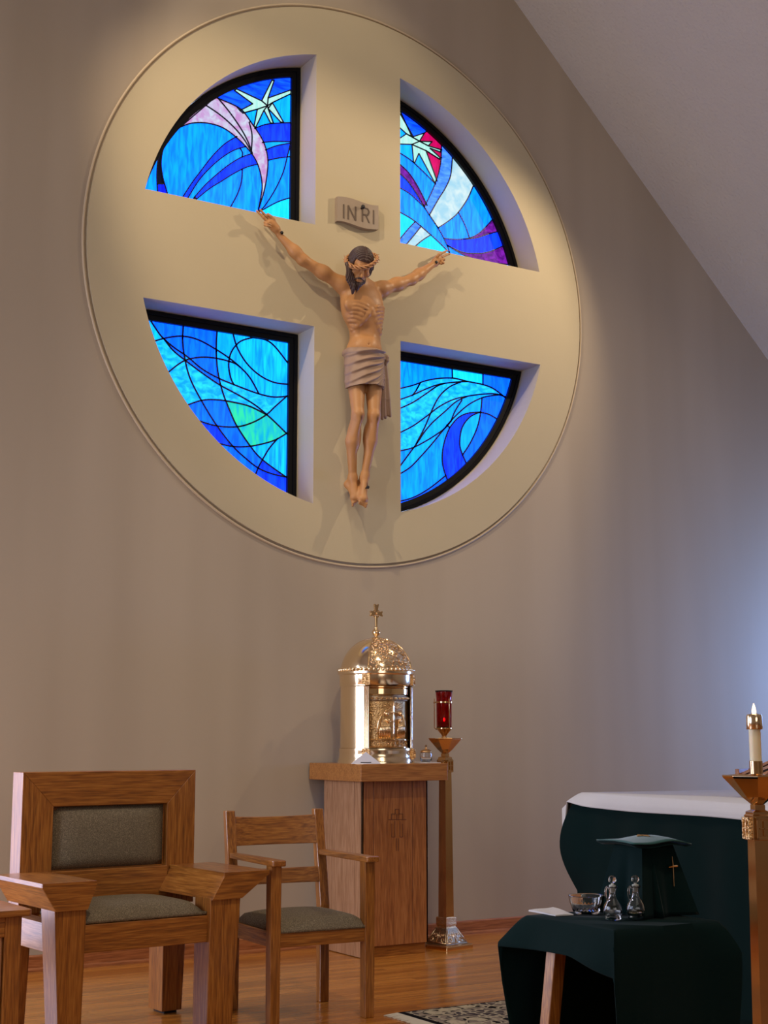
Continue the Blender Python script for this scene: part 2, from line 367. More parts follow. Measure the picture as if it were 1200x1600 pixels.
# ------------------------------------------------------------------ stained glass
GL = {
 'sky': stained('sky_blue_glass', (0, 140, 255), (0, 190, 255)), 'cyan': stained('cyan_glass', (0, 178, 246), (10, 212, 255)),
 'turq': stained('turquoise_glass', (0, 236, 250), (30, 255, 240)), 'royal': stained('royal_blue_glass', (0, 50, 220), (8, 86, 255)),
 'cobalt': stained('cobalt_glass', (0, 62, 190), (20, 120, 240), sc=(2, 1, 9)), 'pink': stained('pink_streaky_glass', (205, 150, 215), (212, 222, 245), sc=(5, 1, 5)),
 'white': stained('white_opal_glass', (170, 222, 245), (222, 246, 250), sc=(3, 1, 3)), 'star': stained('pale_mint_glass', (165, 245, 235), (205, 252, 245)),
 'magenta': stained('magenta_glass', (205, 0, 90), (240, 8, 120)), 'purple': stained('purple_glass', (88, 6, 130), (140, 30, 190), sc=(7, 1, 7)),
 'steel': stained('steel_blue_glass', (52, 130, 210), (96, 178, 236), sc=(3, 1, 8)), 'wave': stained('streaky_aqua_glass', (0, 165, 240), (16, 236, 250), sc=(12, 1, 1)),
 'mid': stained('mid_blue_glass', (0, 104, 238), (6, 140, 255)), 'green': stained('green_aqua_glass', (0, 190, 240), (48, 244, 185), sc=(7, 1, 1.5)),
 'swirl': stained('swirling_aqua_glass', (0, 176, 222), (40, 240, 240), sc=(5, 1, 7)), 'black': stained('opaque_black_glass', (4, 6, 18), (8, 12, 40)), 'deep': stained('deep_blue_glass', (0, 20, 190), (4, 50, 235)),
}
YG = .235
CR = {0: (220, 90, 4.138), 1: (600, 110, 4.615), 2: (210, 450, 4.0), 3: (600, 530, 4.615)}
def cc(w, p):
    ox, oy, s = CR[w]; q = at(ox+p[0]/s, oy+p[1]/s, YG); return (q.x, q.z)
def smooth_line(P, k=5):
    P = [Vector(p) for p in P]
    if len(P) < 3: return [tuple(p) for p in P]
    out = []
    for i in range(len(P)-1):
        p0 = P[max(i-1, 0)]; p1 = P[i]; p2 = P[i+1]; p3 = P[min(i+2, len(P)-1)]
        for j in range(k):
            t = j/k; out.append(tuple(.5*((2*p1)+(p2-p0)*t+(2*p0-5*p1+4*p2-p3)*t*t+(3*p1-p0-3*p2+p3)*t**3)))
    out.append(tuple(P[-1])); return out
# leading, traced in crop pixels: ('s' straight / 'c' curved, points)
W0 = [('c', [(500,265),(640,330),(720,430),(790,540),(820,650),(815,760),(795,870),(760,980)]),
 ('c', [(255,450),(330,425),(430,425),(530,455),(620,520),(690,590),(740,660),(770,740),(783,830),(775,900),(760,980)]),
 ('c', [(425,312),(510,370),(590,440),(660,520),(715,610)]), ('c', [(500,265),(570,350),(640,450),(690,540),(720,620)]), ('c', [(700,420),(718,500),(714,605)]),
 ('s', [(780,280),(846,148),(862,148),(822,262),(973,208),(975,232),(850,292),(822,330),(857,425),(838,425),(795,342),(742,452),(730,445),(752,335),(660,360),(640,343),(722,300),(605,214),(618,203),(780,280)]),
 ('s', [(850,292),(922,418),(905,420),(822,330)]), ('s', [(818,312),(780,280)]), ('s', [(818,312),(752,335)]), ('s', [(818,312),(795,342)]), ('s', [(818,312),(822,330)]), ('s', [(818,312),(850,292)]), ('s', [(818,312),(822,262)]),
 ('s', [(640,343),(620,318)]),
 ('c', [(735,460),(800,435),(880,425),(975,422)]), ('c', [(785,550),(860,543),(975,545)]), ('c', [(805,598),(880,570),(975,553)]), ('c', [(820,665),(890,650),(975,640)]),
 ('c', [(620,510),(540,560),(460,640),(390,730),(330,810),(275,895)]), ('c', [(680,575),(600,600),(520,650),(440,720),(370,800),(305,905)]),
 ('c', [(715,622),(640,650),(560,700),(480,765),(410,830),(340,910)]), ('c', [(752,690),(680,710),(600,750),(520,800),(440,850),(360,915)]),
 ('c', [(640,585),(656,615),(653,645)]), ('c', [(655,722),(650,800),(625,880),(580,965)]), ('c', [(945,645),(920,740),(870,850),(800,960),(765,990)]),
 ('c', [(765,998),(860,945),(920,920),(975,905)]), ('c', [(255,450),(190,510),(145,590),(130,680),(140,770),(165,860),(185,930)]),
 ('c', [(215,450),(150,560),(112,660),(103,760),(108,860),(118,960)]), ('s', [(106,818),(152,818)]), ('s', [(761,972),(752,1150)])]
S0 = [(600,330,'pink'),(650,420,'pink'),(560,370,'pink'),(480,300,'pink'),(350,400,'pink'),(700,480,'pink'),(760,600,'pink'),(790,740,'pink'),(840,200,'star'),(900,250,'star'),(690,250,'star'),(700,320,'star'),(760,380,'star'),(820,370,'star'),(860,350,'star'),(800,300,'star'),
 (560,250,'cobalt'),(700,200,'cobalt'),(930,180,'cobalt'),(640,290,'cobalt'),(780,230,'cobalt'),(920,330,'cyan'),(930,260,'cyan'),(690,380,'cyan'),(790,410,'cyan'),(870,400,'cyan'),(880,480,'royal'),(860,620,'royal'),(600,560,'royal'),(400,750,'royal'),(660,670,'royal'),(500,780,'royal'),
 (870,555,'cyan'),(690,600,'sky'),(600,640,'sky'),(300,600,'sky'),(450,470,'cyan'),(450,900,'sky'),(700,850,'sky'),(880,700,'sky'),(930,850,'sky'),(900,980,'turq'),(60,820,'sky'),(118,740,'black'),(130,850,'deep'),(150,900,'deep')]
W1 = [('s', [(97,300),(118,318),(210,478),(290,452),(255,512),(345,515),(318,545),(408,572),(406,590),(330,562),(402,628),(400,642),(302,580),(378,790),(365,812),(250,600),(220,668),(212,665),(200,535),(90,532)]),
 ('s', [(90,505),(160,458),(90,395)]), ('s', [(130,325),(200,480),(160,458)]), ('s', [(255,512),(160,458)]), ('s', [(200,535),(255,512)]), ('s', [(302,580),(200,535)]), ('s', [(318,545),(255,512)]), ('s', [(200,480),(255,512)]),
 ('k', [(284,975),(296,1002)]), ('k', [(290,452),(330,420)]), ('k', [(406,572),(418,574)]), ('k', [(401,629),(416,631)]), ('k', [(374,788),(384,800)]), ('c', [(412,560),(408,660),(390,750),(350,860),(290,985)]), ('c', [(490,640),(478,760),(440,850),(390,930),(325,1045)]), ('c', [(640,840),(600,930),(530,1030),(460,1090),(388,1137)]),
 ('c', [(60,565),(180,640),(260,710),(372,822)]), ('c', [(60,635),(160,720),(220,800),(270,890),(310,975)]), ('c', [(60,700),(160,790),(220,870),(260,935),(290,985)]),
 ('c', [(60,820),(170,880),(240,940),(290,990),(330,1050),(390,1140),(430,1210),(465,1290),(490,1380)]), ('c', [(60,995),(180,1060),(260,1120),(340,1190),(400,1245),(480,1325)]),
 ('c', [(225,1090),(160,1160),(80,1260)]), ('c', [(265,1125),(210,1195),(130,1290)]), ('c', [(335,1188),(270,1230),(190,1300)]),
 ('c', [(430,1212),(520,1220),(610,1210),(690,1170),(790,1065)]), ('c', [(535,1025),(580,1110),(615,1208)]), ('c', [(570,1218),(660,1210),(740,1185),(830,1160)]),
 ('c', [(455,1262),(560,1310),(650,1320),(750,1310),(870,1260)]), ('c', [(455,1262),(560,1325),(650,1362),(760,1387),(910,1402)]), ('s', [(680,1368),(686,1400)])]
S1 = [(112,350,'star'),(160,400,'star'),(150,500,'star'),(270,480,'star'),(300,520,'star'),(350,560,'star'),(370,600,'star'),(290,590,'star'),(240,560,'star'),(225,620,'star'),(330,700,'star'),(210,510,'star'),
 (120,430,'cyan'),(140,600,'cyan'),(160,340,'cobalt'),(220,430,'cobalt'),(320,480,'magenta'),(370,545,'magenta'),(390,605,'magenta'),(370,690,'magenta'),(260,680,'cyan'),(270,650,'cyan'),(150,560,'cyan'),
 (450,650,'steel'),(400,850,'steel'),(550,850,'white'),(420,1050,'white'),(250,800,'sky'),(330,850,'sky'),(160,700,'sky'),(150,755,'purple'),(240,880,'purple'),(150,830,'royal'),(230,915,'royal'),
 (200,980,'sky'),(350,1140,'sky'),(150,1100,'turq'),(190,1170,'steel'),(230,1220,'white'),(330,1250,'turq'),(620,1050,'sky'),(500,1150,'sky'),(740,1160,'purple'),(620,1260,'royal'),(750,1350,'purple'),(600,1370,'sky'),(850,1420,'sky'),(490,1320,'sky')]
W2 = [('c', [(75,165),(150,280),(190,325),(250,375),(330,430),(420,505),(520,562),(640,612),(770,660),(870,682),(960,676)]),
 ('c', [(185,320),(240,390),(320,455),(420,530),(530,605),(650,670),(750,730),(830,795),(890,850),(960,920)]),
 ('c', [(100,340),(200,312),(300,302),(400,325),(510,385),(600,445),(660,495)]), ('c', [(190,545),(270,480),(330,448),(420,433),(510,440),(600,462),(650,487),(720,560),(776,660)]),
 ('c', [(307,215),(300,320),(312,430),(345,560),(415,700),(510,855),(610,985),(700,1070),(780,1130),(870,1165),(965,1185)]), ('c', [(517,245),(510,380),(520,520),(550,650),(600,780),(640,865),(720,985),(800,1075),(965,1195)]),
 ('c', [(310,740),(420,703),(520,700),(620,715),(720,740),(824,792)]), ('c', [(395,828),(510,862),(640,868),(740,840),(824,792),(880,740),(965,665)]), ('c', [(510,968),(620,992),(720,990),(820,970),(890,945),(965,900)]),
 ('c', [(893,943),(840,1005),(790,1090),(770,1130),(745,1195)]), ('c', [(740,310),(660,335),(605,400),(588,480),(600,560),(622,607)]), ('c', [(740,310),(820,325),(880,370),(962,475)]), ('c', [(612,270),(640,370),(700,470),(780,545),(870,590),(965,603)]), ('s', [(740,310),(735,285)])]
S2 = [(200,230,'mid'),(400,270,'mid'),(400,380,'mid'),(230,330,'mid'),(440,480,'mid'),(360,320,'mid'),(560,330,'cyan'),(560,420,'cyan'),(130,270,'wave'),(140,310,'wave'),(200,420,'swirl'),(300,580,'swirl'),(460,620,'swirl'),(330,500,'swirl'),
 (420,800,'mid'),(500,770,'mid'),(560,920,'mid'),(600,940,'mid'),(480,900,'royal'),(560,960,'royal'),(680,1030,'mid'),(640,1050,'mid'),(850,1210,'royal'),(800,1160,'royal'),(700,800,'green'),(780,900,'green'),(840,1050,'wave'),(900,1080,'wave'),(900,800,'cyan'),(700,650,'swirl'),(660,560,'wave'),(800,450,'wave'),(700,400,'wave'),(900,520,'wave'),(700,520,'wave'),(640,430,'wave'),(920,640,'wave')]
W3 = [('c', [(70,366),(200,335),(300,300),(400,283),(500,282),(600,305),(720,330),(800,365),(900,445)]), ('c', [(70,450),(200,405),(300,360),(400,325),(520,310),(600,306)]), ('c', [(70,518),(200,460),(300,395),(380,340),(440,318)]), ('s', [(262,312),(230,370),(205,405)]),
 ('c', [(555,308),(470,345),(400,410),(350,500),(290,640),(230,755)]), ('c', [(70,695),(200,630),(300,560),(400,485),(500,435),(600,412),(700,398),(800,395),(862,412)]), ('c', [(842,400),(760,410),(700,425),(620,465),(550,520),(480,590),(430,650),(340,760),(260,850),(180,930),(70,995)]),
 ('c', [(600,413),(520,450),(440,520),(350,600),(290,670),(240,745),(170,840),(70,975)]), ('c', [(70,815),(200,785),(300,735),(380,685),(440,640),(485,588)]), ('c', [(560,440),(510,520),(482,590)]), ('s', [(489,205),(492,283)]), ('s', [(712,240),(712,330)]),
 ('c', [(472,638),(440,720),(420,820),(425,920),(468,1050)]), ('s', [(472,638),(450,618)]), ('c', [(472,638),(530,570),(600,535),(690,527)]), ('c', [(690,527),(620,560),(565,630),(545,720),(552,800),(605,925)]), ('c', [(690,527),(760,545),(850,600)]), ('c', [(705,425),(695,530),(670,640),(620,750),(563,838)]),
 ('c', [(60,1180),(200,1145),(320,1080),(442,985)])]
S3 = [(300,240,'sky'),(620,270,'turq'),(800,310,'mid'),(180,380,'cyan'),(300,330,'swirl'),(150,430,'swirl'),(150,550,'swirl'),(350,400,'swirl'),(600,350,'swirl'),(450,420,'swirl'),(250,570,'swirl'),(150,700,'swirl'),(200,700,'swirl'),(300,620,'swirl'),(450,560,'cyan'),(360,700,'cyan'),(200,830,'swirl'),
 (250,1000,'sky'),(350,850,'sky'),(480,800,'royal'),(500,900,'royal'),(610,650,'cyan'),(620,500,'cyan'),(780,480,'mid'),(700,700,'mid'),(600,860,'mid'),(300,1130,'mid'),(740,600,'mid')]
LINES = [W0, W1, W2, W3]; SEEDS = [S0, S1, S2, S3]; DEFC = ['sky', 'sky', 'wave', 'swirl']
wlab = ['stained glass quarter window upper left of the crucifix, pink crescent and pale star on blue',
        'stained glass quarter window upper right of the crucifix, pale star, magenta and white glass',
        'stained glass quarter window lower left of the crucifix, crossing curved lines on aqua and blue',
        'stained glass quarter window lower right of the crucifix, curling blue wave']
def nice_frame(sx, top, parent, off):
    A = quarter(sx, top, .004); B = quarter(sx, top, .03); C = quarter(sx, top, .062); n = len(A); mb = MB()
    rings = [(A, .262), (A, .202), (B, .198), (B, .208), (C, .212), (C, .262)]
    vsx = [(x, y, z) for ring, y in rings for x, z in ring]; k = len(rings)
    fsx = [(a*n+i, a*n+(i+1) % n, ((a+1) % k)*n+(i+1) % n, ((a+1) % k)*n+i) for a in range(k) for i in range(n)]
    mb.add(vsx, fsx); return mb.build('frame', M['frame'], parent, off=off, autos=35)
for wi, (sx, top) in enumerate(QUADS):
    dom = quarter(sx, top, .055); base = Vector((sx*.8, YG, ZU if top else ZC-1.4))
    root = thing(f'window_{wi+1}', wlab[wi], 'window', base, kind='structure')
    nice_frame(sx, top, root, base)
    def ddist(p):
        best = 9
        for i in range(len(dom)):
            a = Vector(dom[i]); b = Vector(dom[i-1]); ab = b-a; t = max(0, min(1, (Vector(p)-a).dot(ab)/max(ab.dot(ab), 1e-9)))
            best = min(best, (a+ab*t-Vector(p)).length)
        return best
    loops = [(dom, True)]
    raw = []
    for kind, pts in LINES[wi]:
        P = [cc(wi, p) for p in pts]; raw.append(smooth_line(P) if kind == 'c' else P)
    for li, (kind, pts) in enumerate(LINES[wi]):
        P = list(raw[li])
        for end in (0, -1):
            q = Vector(P[end]); nb = Vector(P[1] if end == 0 else P[-2]); d = (q-nb)
            if d.length < 1e-6: continue
            d.normalize()
            if kind == 'k' or (kind == 's' and raw[li][0] == raw[li][-1]): continue
            e = tuple(q+d*.003); best = (.024, None)
            for lj, O in enumerate(raw):
                if lj == li: continue
                for i in range(len(O)-1):
                    a = Vector(O[i]); ab = Vector(O[i+1])-a; t = max(0, min(1, (q-a).dot(ab)/max(ab.dot(ab), 1e-9))); c_ = a+ab*t
                    if (c_-q).length < best[0]: best = ((c_-q).length, c_)
            if inpoly(tuple(q), dom):
                if best[1] is not None and ddist(q) > .03:
                    u = best[1]-q; e = tuple(best[1]+(u.normalized()*.0015 if u.length > 1e-5 else d*.0015))
                else:       # nothing to meet: carry the line on to the frame when it is close enough
                    for L_ in np.arange(.01, .45, .01):
                        if not inpoly(tuple(q+d*L_), dom): e = tuple(q+d*(L_+.03)); break
            P = [e]+P if end == 0 else P+[e]
        loops.append((P, False))
    vs, es, fs = cdt(loops)
    # constraint edges: those lying on one of the input polylines
    segs = [(Vector(l[i]), Vector(l[(i+1) % len(l)])) for l, c in loops for i in range(len(l) if c else len(l)-1)]
    SA = np.array([s[0] for s in segs]); SB = np.array([s[1] for s in segs]); D = SB-SA; LL = np.maximum((D**2).sum(1), 1e-12)
    def near_lines(p):
        t = np.clip(((p-SA)*D).sum(1)/LL, 0, 1); return np.sqrt(((SA+D*t[:, None]-p)**2).sum(1)).min()
    tri_e = {}
    for fi, f in enumerate(fs):
        for i in range(3): tri_e.setdefault(tuple(sorted((f[i], f[(i+1) % 3]))), []).append(fi)
    lead = {}
    for e in tri_e:
        a = np.array(vs[e[0]]); b = np.array(vs[e[1]])
        lead[e] = all(near_lines(a+(b-a)*t) < 2e-4 for t in (.25, .5, .8))
    inside = [inpoly((sum(vs[i][0] for i in f)/3, sum(vs[i][1] for i in f)/3), dom) for f in fs]
    reg = [-1]*len(fs); regions = []
    for s0 in range(len(fs)):
        if reg[s0] >= 0 or not inside[s0]: continue
        st = [s0]; reg[s0] = len(regions); R = []
        while st:
            c = st.pop(); R.append(c); f = fs[c]
            for i in range(3):
                e = tuple(sorted((f[i], f[(i+1) % 3])))
                if lead[e]: continue
                for o in tri_e[e]:
                    if reg[o] < 0 and inside[o]: reg[o] = reg[s0]; st.append(o)
        regions.append(R)
    def tri_area(f):
        (x1, y1), (x2, y2), (x3, y3) = (vs[i] for i in f); return abs((x2-x1)*(y3-y1)-(x3-x1)*(y2-y1))/2
    def intri(p, f):
        s = []
        for i in range(3):
            (x1, y1), (x2, y2) = vs[f[i]], vs[f[(i+1) % 3]]; s.append((x2-x1)*(p[1]-y1)-(y2-y1)*(p[0]-x1))
        return all(v >= 0 for v in s) or all(v <= 0 for v in s)
    colour = {}; seedpts = [(cc(wi, (a, b)), c) for a, b, c in SEEDS[wi]]
    for p, c in seedpts:
        for fi, f in enumerate(fs):
            if reg[fi] >= 0 and reg[fi] not in colour and intri(p, f): colour[reg[fi]] = c
    for ri, R in enumerate(regions):
        area_ = sum(tri_area(fs[f]) for f in R)
        if ri not in colour:
            w_ = [tri_area(fs[f])+1e-9 for f in R]; cx = sum(sum(vs[i][0] for i in fs[f])/3*a for f, a in zip(R, w_))/sum(w_); cz = sum(sum(vs[i][1] for i in fs[f])/3*a for f, a in zip(R, w_))/sum(w_)
            colour[ri] = min(seedpts, key=lambda s: (s[0][0]-cx)**2+(s[0][1]-cz)**2)[1]
        idx = sorted({i for f in R for i in fs[f]}); mp_ = {i: k for k, i in enumerate(idx)}; k = len(idx)
        V = [(vs[i][0], YG, vs[i][1]) for i in idx]+[(vs[i][0], YG+.006, vs[i][1]) for i in idx]; Fc = []; cnt = {}
        for f in R:
            t = fs[f]; Fc.append(tuple(mp_[i] for i in t)); Fc.append(tuple(mp_[i]+k for i in t[::-1]))
            for i in range(3):
                e = (t[i], t[(i+1) % 3]); cnt[tuple(sorted(e))] = cnt.get(tuple(sorted(e)), 0)+1
        for e, c in cnt.items():
            if c == 1: Fc.append((mp_[e[0]], mp_[e[1]], mp_[e[1]]+k, mp_[e[0]]+k))
        if area_ < 2e-5: continue
        mb = MB().add(V, Fc); mb.build('glass_pane', GL[colour[ri]], root, off=base)
    mb = MB()
    for e, ok in lead.items():
        if not ok: continue
        a = Vector(vs[e[0]]); b = Vector(vs[e[1]]); m_ = (a+b)/2
        if not (inpoly(tuple(m_), dom)) or (b-a).length < 1e-5: continue
        d = (b-a).normalized(); n_ = Vector((-d.y, d.x))*(.0052 if wi > 1 else .0042); a2 = a-d*.002; b2 = b+d*.002; q = []
        for yy in (YG-.005, YG+.008):
            for p in (a2-n_, a2+n_, b2+n_, b2-n_): q.append((p.x, yy, p.y))
        mb.add(q, [(0, 1, 2, 3), (4, 7, 6, 5), (0, 4, 5, 1), (1, 5, 6, 2), (2, 6, 7, 3), (3, 7, 4, 0)])
    mb.build('lead_came', M['lead'], root, off=base)

# ------------------------------------------------------------------ carved figure: distance fields turned into one mesh
class SDF:
    def __init__(s, lo, hi, h):
        s.lo = np.array(lo, float); s.h = h; s.n = np.ceil((np.array(hi)-s.lo)/h).astype(int)+1
        s.a = np.full(s.n, .05, np.float32)
    def sub(s, lo, hi):
        i0 = np.clip(np.floor((np.array(lo)-s.lo)/s.h).astype(int), 0, s.n-1); i1 = np.clip(np.ceil((np.array(hi)-s.lo)/s.h).astype(int)+1, 1, s.n)
        g = [s.lo[k]+s.h*np.arange(i0[k], i1[k]) for k in range(3)]
        X, Y, Z = np.meshgrid(*g, indexing='ij'); return tuple(slice(i0[k], i1[k]) for k in range(3)), np.stack([X, Y, Z], -1)
    def put(s, sl, d, k, op='u'):
        a = s.a[sl]
        if op == 'u':
            if k > 0: h = np.maximum(k-np.abs(a-d), 0)/k; r = np.minimum(a, d)-h*h*k*.25
            else: r = np.minimum(a, d)
        else:
            d = -d; h = np.maximum(k-np.abs(a-d), 0)/max(k, 1e-6); r = np.maximum(a, d)+h*h*k*.25
        s.a[sl] = r
    def cone(s, p, q, r1, r2, k=.02, op='u'):
        p = np.array(p, float); q = np.array(q, float); m = max(r1, r2)+.045
        sl, P = s.sub(np.minimum(p, q)-m, np.maximum(p, q)+m); ba = q-p; t = np.clip(((P-p)@ba)/max(ba@ba, 1e-9), 0, 1)
        d = np.linalg.norm(P-p-t[..., None]*ba, axis=-1)-(r1+(r2-r1)*t); s.put(sl, d, k, op)
    def ell(s, c, r, k=.03, op='u', rot=None):
        c = np.array(c, float); r = np.array(r, float); m = r.max()+.045
        sl, P = s.sub(c-m, c+m); Q = P-c
        if rot is not None: Q = Q@rot
        k0 = np.linalg.norm(Q/r, axis=-1); k1 = np.linalg.norm(Q/(r*r), axis=-1); s.put(sl, k0*(k0-1)/np.maximum(k1, 1e-6), k, op)
    def chain(s, pts, rs, k=.015):
        for i in range(len(pts)-1): s.cone(pts[i], pts[i+1], rs[i], rs[i+1], k)
    def mesh(s, name, mat, parent, off, fn=None):
        import openvdb as vdb
        g = vdb.FloatGrid(background=.05); g.copyFromArray(np.clip(s.a, -.05, .05)); v, t, q = g.convertToPolygons(0.0, 0.0)
        v = v*s.h+s.lo-np.array(off); me = bpy.data.meshes.new(name)
        faces = [tuple(f[::-1]) for f in q.tolist()]+[tuple(f[::-1]) for f in t.tolist()]
        me.from_pydata(v.tolist(), [], faces); me.shade_smooth(); me.materials.append(mat)
        bm = bmesh.new(); bm.from_mesh(me); bmesh.ops.smooth_vert(bm, verts=bm.verts, factor=.4, use_axis_x=True, use_axis_y=True, use_axis_z=True)
        bmesh.ops.recalc_face_normals(bm, faces=bm.faces); bm.to_mesh(me); bm.free()
        o = bpy.data.objects.new(name, me); COL.objects.link(o); o.parent = parent; return o
A3 = lambda px, py, y: np.array(at(px, py, y))
FB = Vector((0.0, -.1, 2.68))
corpus = thing('crucified_figure', 'carved wooden figure of a crucified man in a loincloth on the cream wall', 'statue', FB)
# head frame
yaw = R_(-14); pit = R_(40); roll = R_(9)
Mh = (Matrix.Rotation(yaw, 3, 'Z') @ Matrix.Rotation(pit, 3, 'X') @ Matrix.Rotation(roll, 3, 'Y'))
HC = A3(562, 416, -.235)
def H(x, y, z): return HC+np.array(Mh @ Vector((x, -y, z)))     # x viewer right, y out of the face, z up
HR = np.array(Mh)
B = SDF((-.92, -.44, 2.58), (.74, .0, 4.58), .0040)
torso = [((565, 470), (.150, .095, .125), -.115), ((567, 492), (.138, .094, .115), -.115), ((571, 524), (.104, .076, .11), -.105), ((569, 552), (.126, .088, .095), -.11)]
for (p, r, y) in torso: B.ell(A3(*p, y), r, .06)
B.ell(A3(571, 520, -.205), (.060, .045, .075), .035, 's')                        # hollow of the belly below the ribs
B.ell(A3(572, 541, -.155), (.070, .045, .060), .04)
for sx, px in ((-1, 551), (1, 583)):
    B.ell(A3(px, 476, -.175), (.062, .030, .045), .03)                             # chest muscles
for a, b_ in (((538, 446), (560, 452)), ((596, 449), (572, 454))): B.cone(A3(*a, -.13), A3(*b_, -.165), .018, .012, .02)   # collar bones
# ribs laid on the surface of the chest
def surf_y(x, z):
    i = int(round((x-B.lo[0])/B.h)); k_ = int(round((z-B.lo[2])/B.h)); col = B.a[i, :, k_]; w_ = np.where(col < 0)[0]
    return B.lo[1]+B.h*w_[0] if len(w_) else None
cx = A3(567, 492, -.115); cx = cx+np.array([.006, 0, 0])
def on_body(pts, r, k, out=.6):
    P = [np.array([x, surf_y(x, z), z]) if surf_y(x, z) is not None else None for x, z in pts]
    P = [p+np.array([0, r*(1-out), 0]) for p in P if p is not None]
    if len(P) > 1: B.chain(P, [r]*len(P), k)
ribs = []
for i in range(8):
    z = cx[2]+.060-i*.0225
    for sx in (-1, 1):
        u0 = .030+.010*max(0, i-1); ribs.append([(cx[0]+sx*(u0+(.128-u0)*t_), z-.030+.048*t_-.030*t_*t_) for t_ in np.linspace(0, 1, 9)])
arch = [[(cx[0]+sx*.012*0+sx*u, cx[2]+.010-v) for u, v in ((.004, .0), (.020, .028), (.042, .065), (.068, .100), (.092, .122))] for sx in (-1, 1)]
SY = [(p, .0062, .012, .55) for p in ribs]+[(p, .0090, .016, .5) for p in arch]
PP = []
for pts, r, k, out in SY:
    P = [(x, surf_y(x, z), z) for x, z in pts]; PP.append(([np.array(p)+np.array([0, r*(1-out), 0]) for p in P if p[1] is not None], r, k))
for P, r, k in PP:
    if len(P) > 1: B.chain(P, [r*.7]+[r]*(len(P)-1), k)
nx, nz_ = A3(576, 538, -.2)[0], A3(576, 538, -.2)[2]; sy_ = surf_y(nx, nz_)
if sy_ is not None: B.ell((nx, sy_-.002, nz_), (.007, .007, .009), .006, 's')
# neck
B.cone(A3(566, 456, -.10), H(0, -.03, -.05), .050, .046, .04)
B.cone(A3(550, 448, -.10), A3(564, 440, -.13), .03, .035, .03); B.cone(A3(585, 449, -.10), A3(568, 440, -.13), .03, .035, .03)
# arms
def arm(S, E, Wr):
    B.ell(S, (.052, .05, .052), .04); B.cone(S, E, .046, .034, .035)
    m = S+(E-S)*.5; B.ell(m+np.array([0, -.006, 0]), (.050, .041, .045), .03)
    B.cone(E, E+(Wr-E)*.35, .036, .037, .025); B.cone(E+(Wr-E)*.3, Wr, .037, .020, .025)
SL = A3(535, 445, -.105); EL = A3(473, 406, -.10); WL = A3(436, 367, -.075)
SR = A3(597, 452, -.105); ER = A3(643, 437, -.10); WR = A3(678, 412, -.075)
arm(SL, EL, WL); arm(SR, ER, WR)
def fing(pts, r0=.0095, r1=.0075): B.chain(pts, list(np.linspace(r0, r1, len(pts))), .004)
# hand on the viewer's left, palm forward: two fingers stretched, two curled in, thumb up
q = lambda x, y, d: A3(390+x/13.333, 310+y/13.333, d)
B.cone(q(600, 700, -.078), q(470, 560, -.082), .020, .026, .015); B.cone(q(540, 640, -.080), q(420, 500, -.085), .024, .020, .015); B.cone(q(560, 620, -.080), q(480, 500, -.083), .022, .018, .012)
fing([q(360, 480, -.085), q(290, 400, -.088), q(215, 320, -.084), q(150, 262, -.080)]); fing([q(415, 440, -.080), q(345, 370, -.084), q(285, 305, -.082), q(225, 238, -.078)])
fing([q(390, 520, -.088), q(320, 500, -.108), q(370, 520, -.125), q(438, 545, -.118)]); fing([q(400, 580, -.088), q(320, 555, -.106), q(370, 572, -.122), q(435, 592, -.115)], .0088, .007)
fing([q(540, 560, -.085), q(500, 440, -.098), q(440, 370, -.10), q(380, 325, -.095)], .012, .0078)
# hand on the viewer's right
q = lambda x, y, d: A3(650+x/13.333, 370+y/13.333, d)
B.cone(q(370, 560, -.078), q(455, 455, -.084), .020, .024, .015); B.cone(q(400, 510, -.080), q(470, 430, -.084), .022, .019, .012); B.cone(q(410, 560, -.080), q(480, 500, -.084), .020, .018, .012)
fing([q(470, 400, -.084), q(530, 345, -.088), q(590, 312, -.086), q(645, 288, -.082)], .0088, .007); fing([q(485, 435, -.084), q(545, 420, -.090), q(620, 385, -.088), q(695, 358, -.084)], .0088, .007)
fing([q(490, 480, -.086), q(550, 500, -.105), q(590, 475, -.118), q(570, 455, -.112)], .0088, .007); fing([q(470, 530, -.086), q(530, 560, -.102), q(575, 545, -.112), q(545, 520, -.112)], .0085, .0068)
fing([q(420, 490, -.088), q(440, 410, -.102), q(475, 365, -.108), q(520, 335, -.105)], .011, .0075)
# legs
def leg(hip, knee, calf, ankle, rk, rc):
    B.cone(hip, knee, .064, rk, .04); B.cone(knee+np.array([0, -.012, .006]), knee+np.array([0, -.012, -.02]), .024, .02, .02)
    B.cone(knee, calf, rk, rc, .02); B.cone(calf, ankle, rc, .024, .02)
    m = knee+(ankle-knee)*.33; B.ell(m+np.array([0, .016, 0]), (.040, .038, .09), .03)
    B.chain([knee+np.array([0, -.02, -.04]), calf+np.array([0, -.026, 0]), ankle+np.array([0, -.012, .03])], [.014, .013, .012], .018)   # shin bone
hipL = A3(556, 585, -.12); kneeL = A3(559, 648, -.205); calfL = A3(549, 690, -.15); ankL = A3(551, 746, -.10)
hipR = A3(584, 582, -.12); kneeR = A3(584, 650, -.205); calfR = A3(579, 690, -.16); ankR = A3(570, 744, -.13)
leg(hipL, kneeL, calfL, ankL, .038, .036); leg(hipR, kneeR, calfR, ankR, .038, .036)
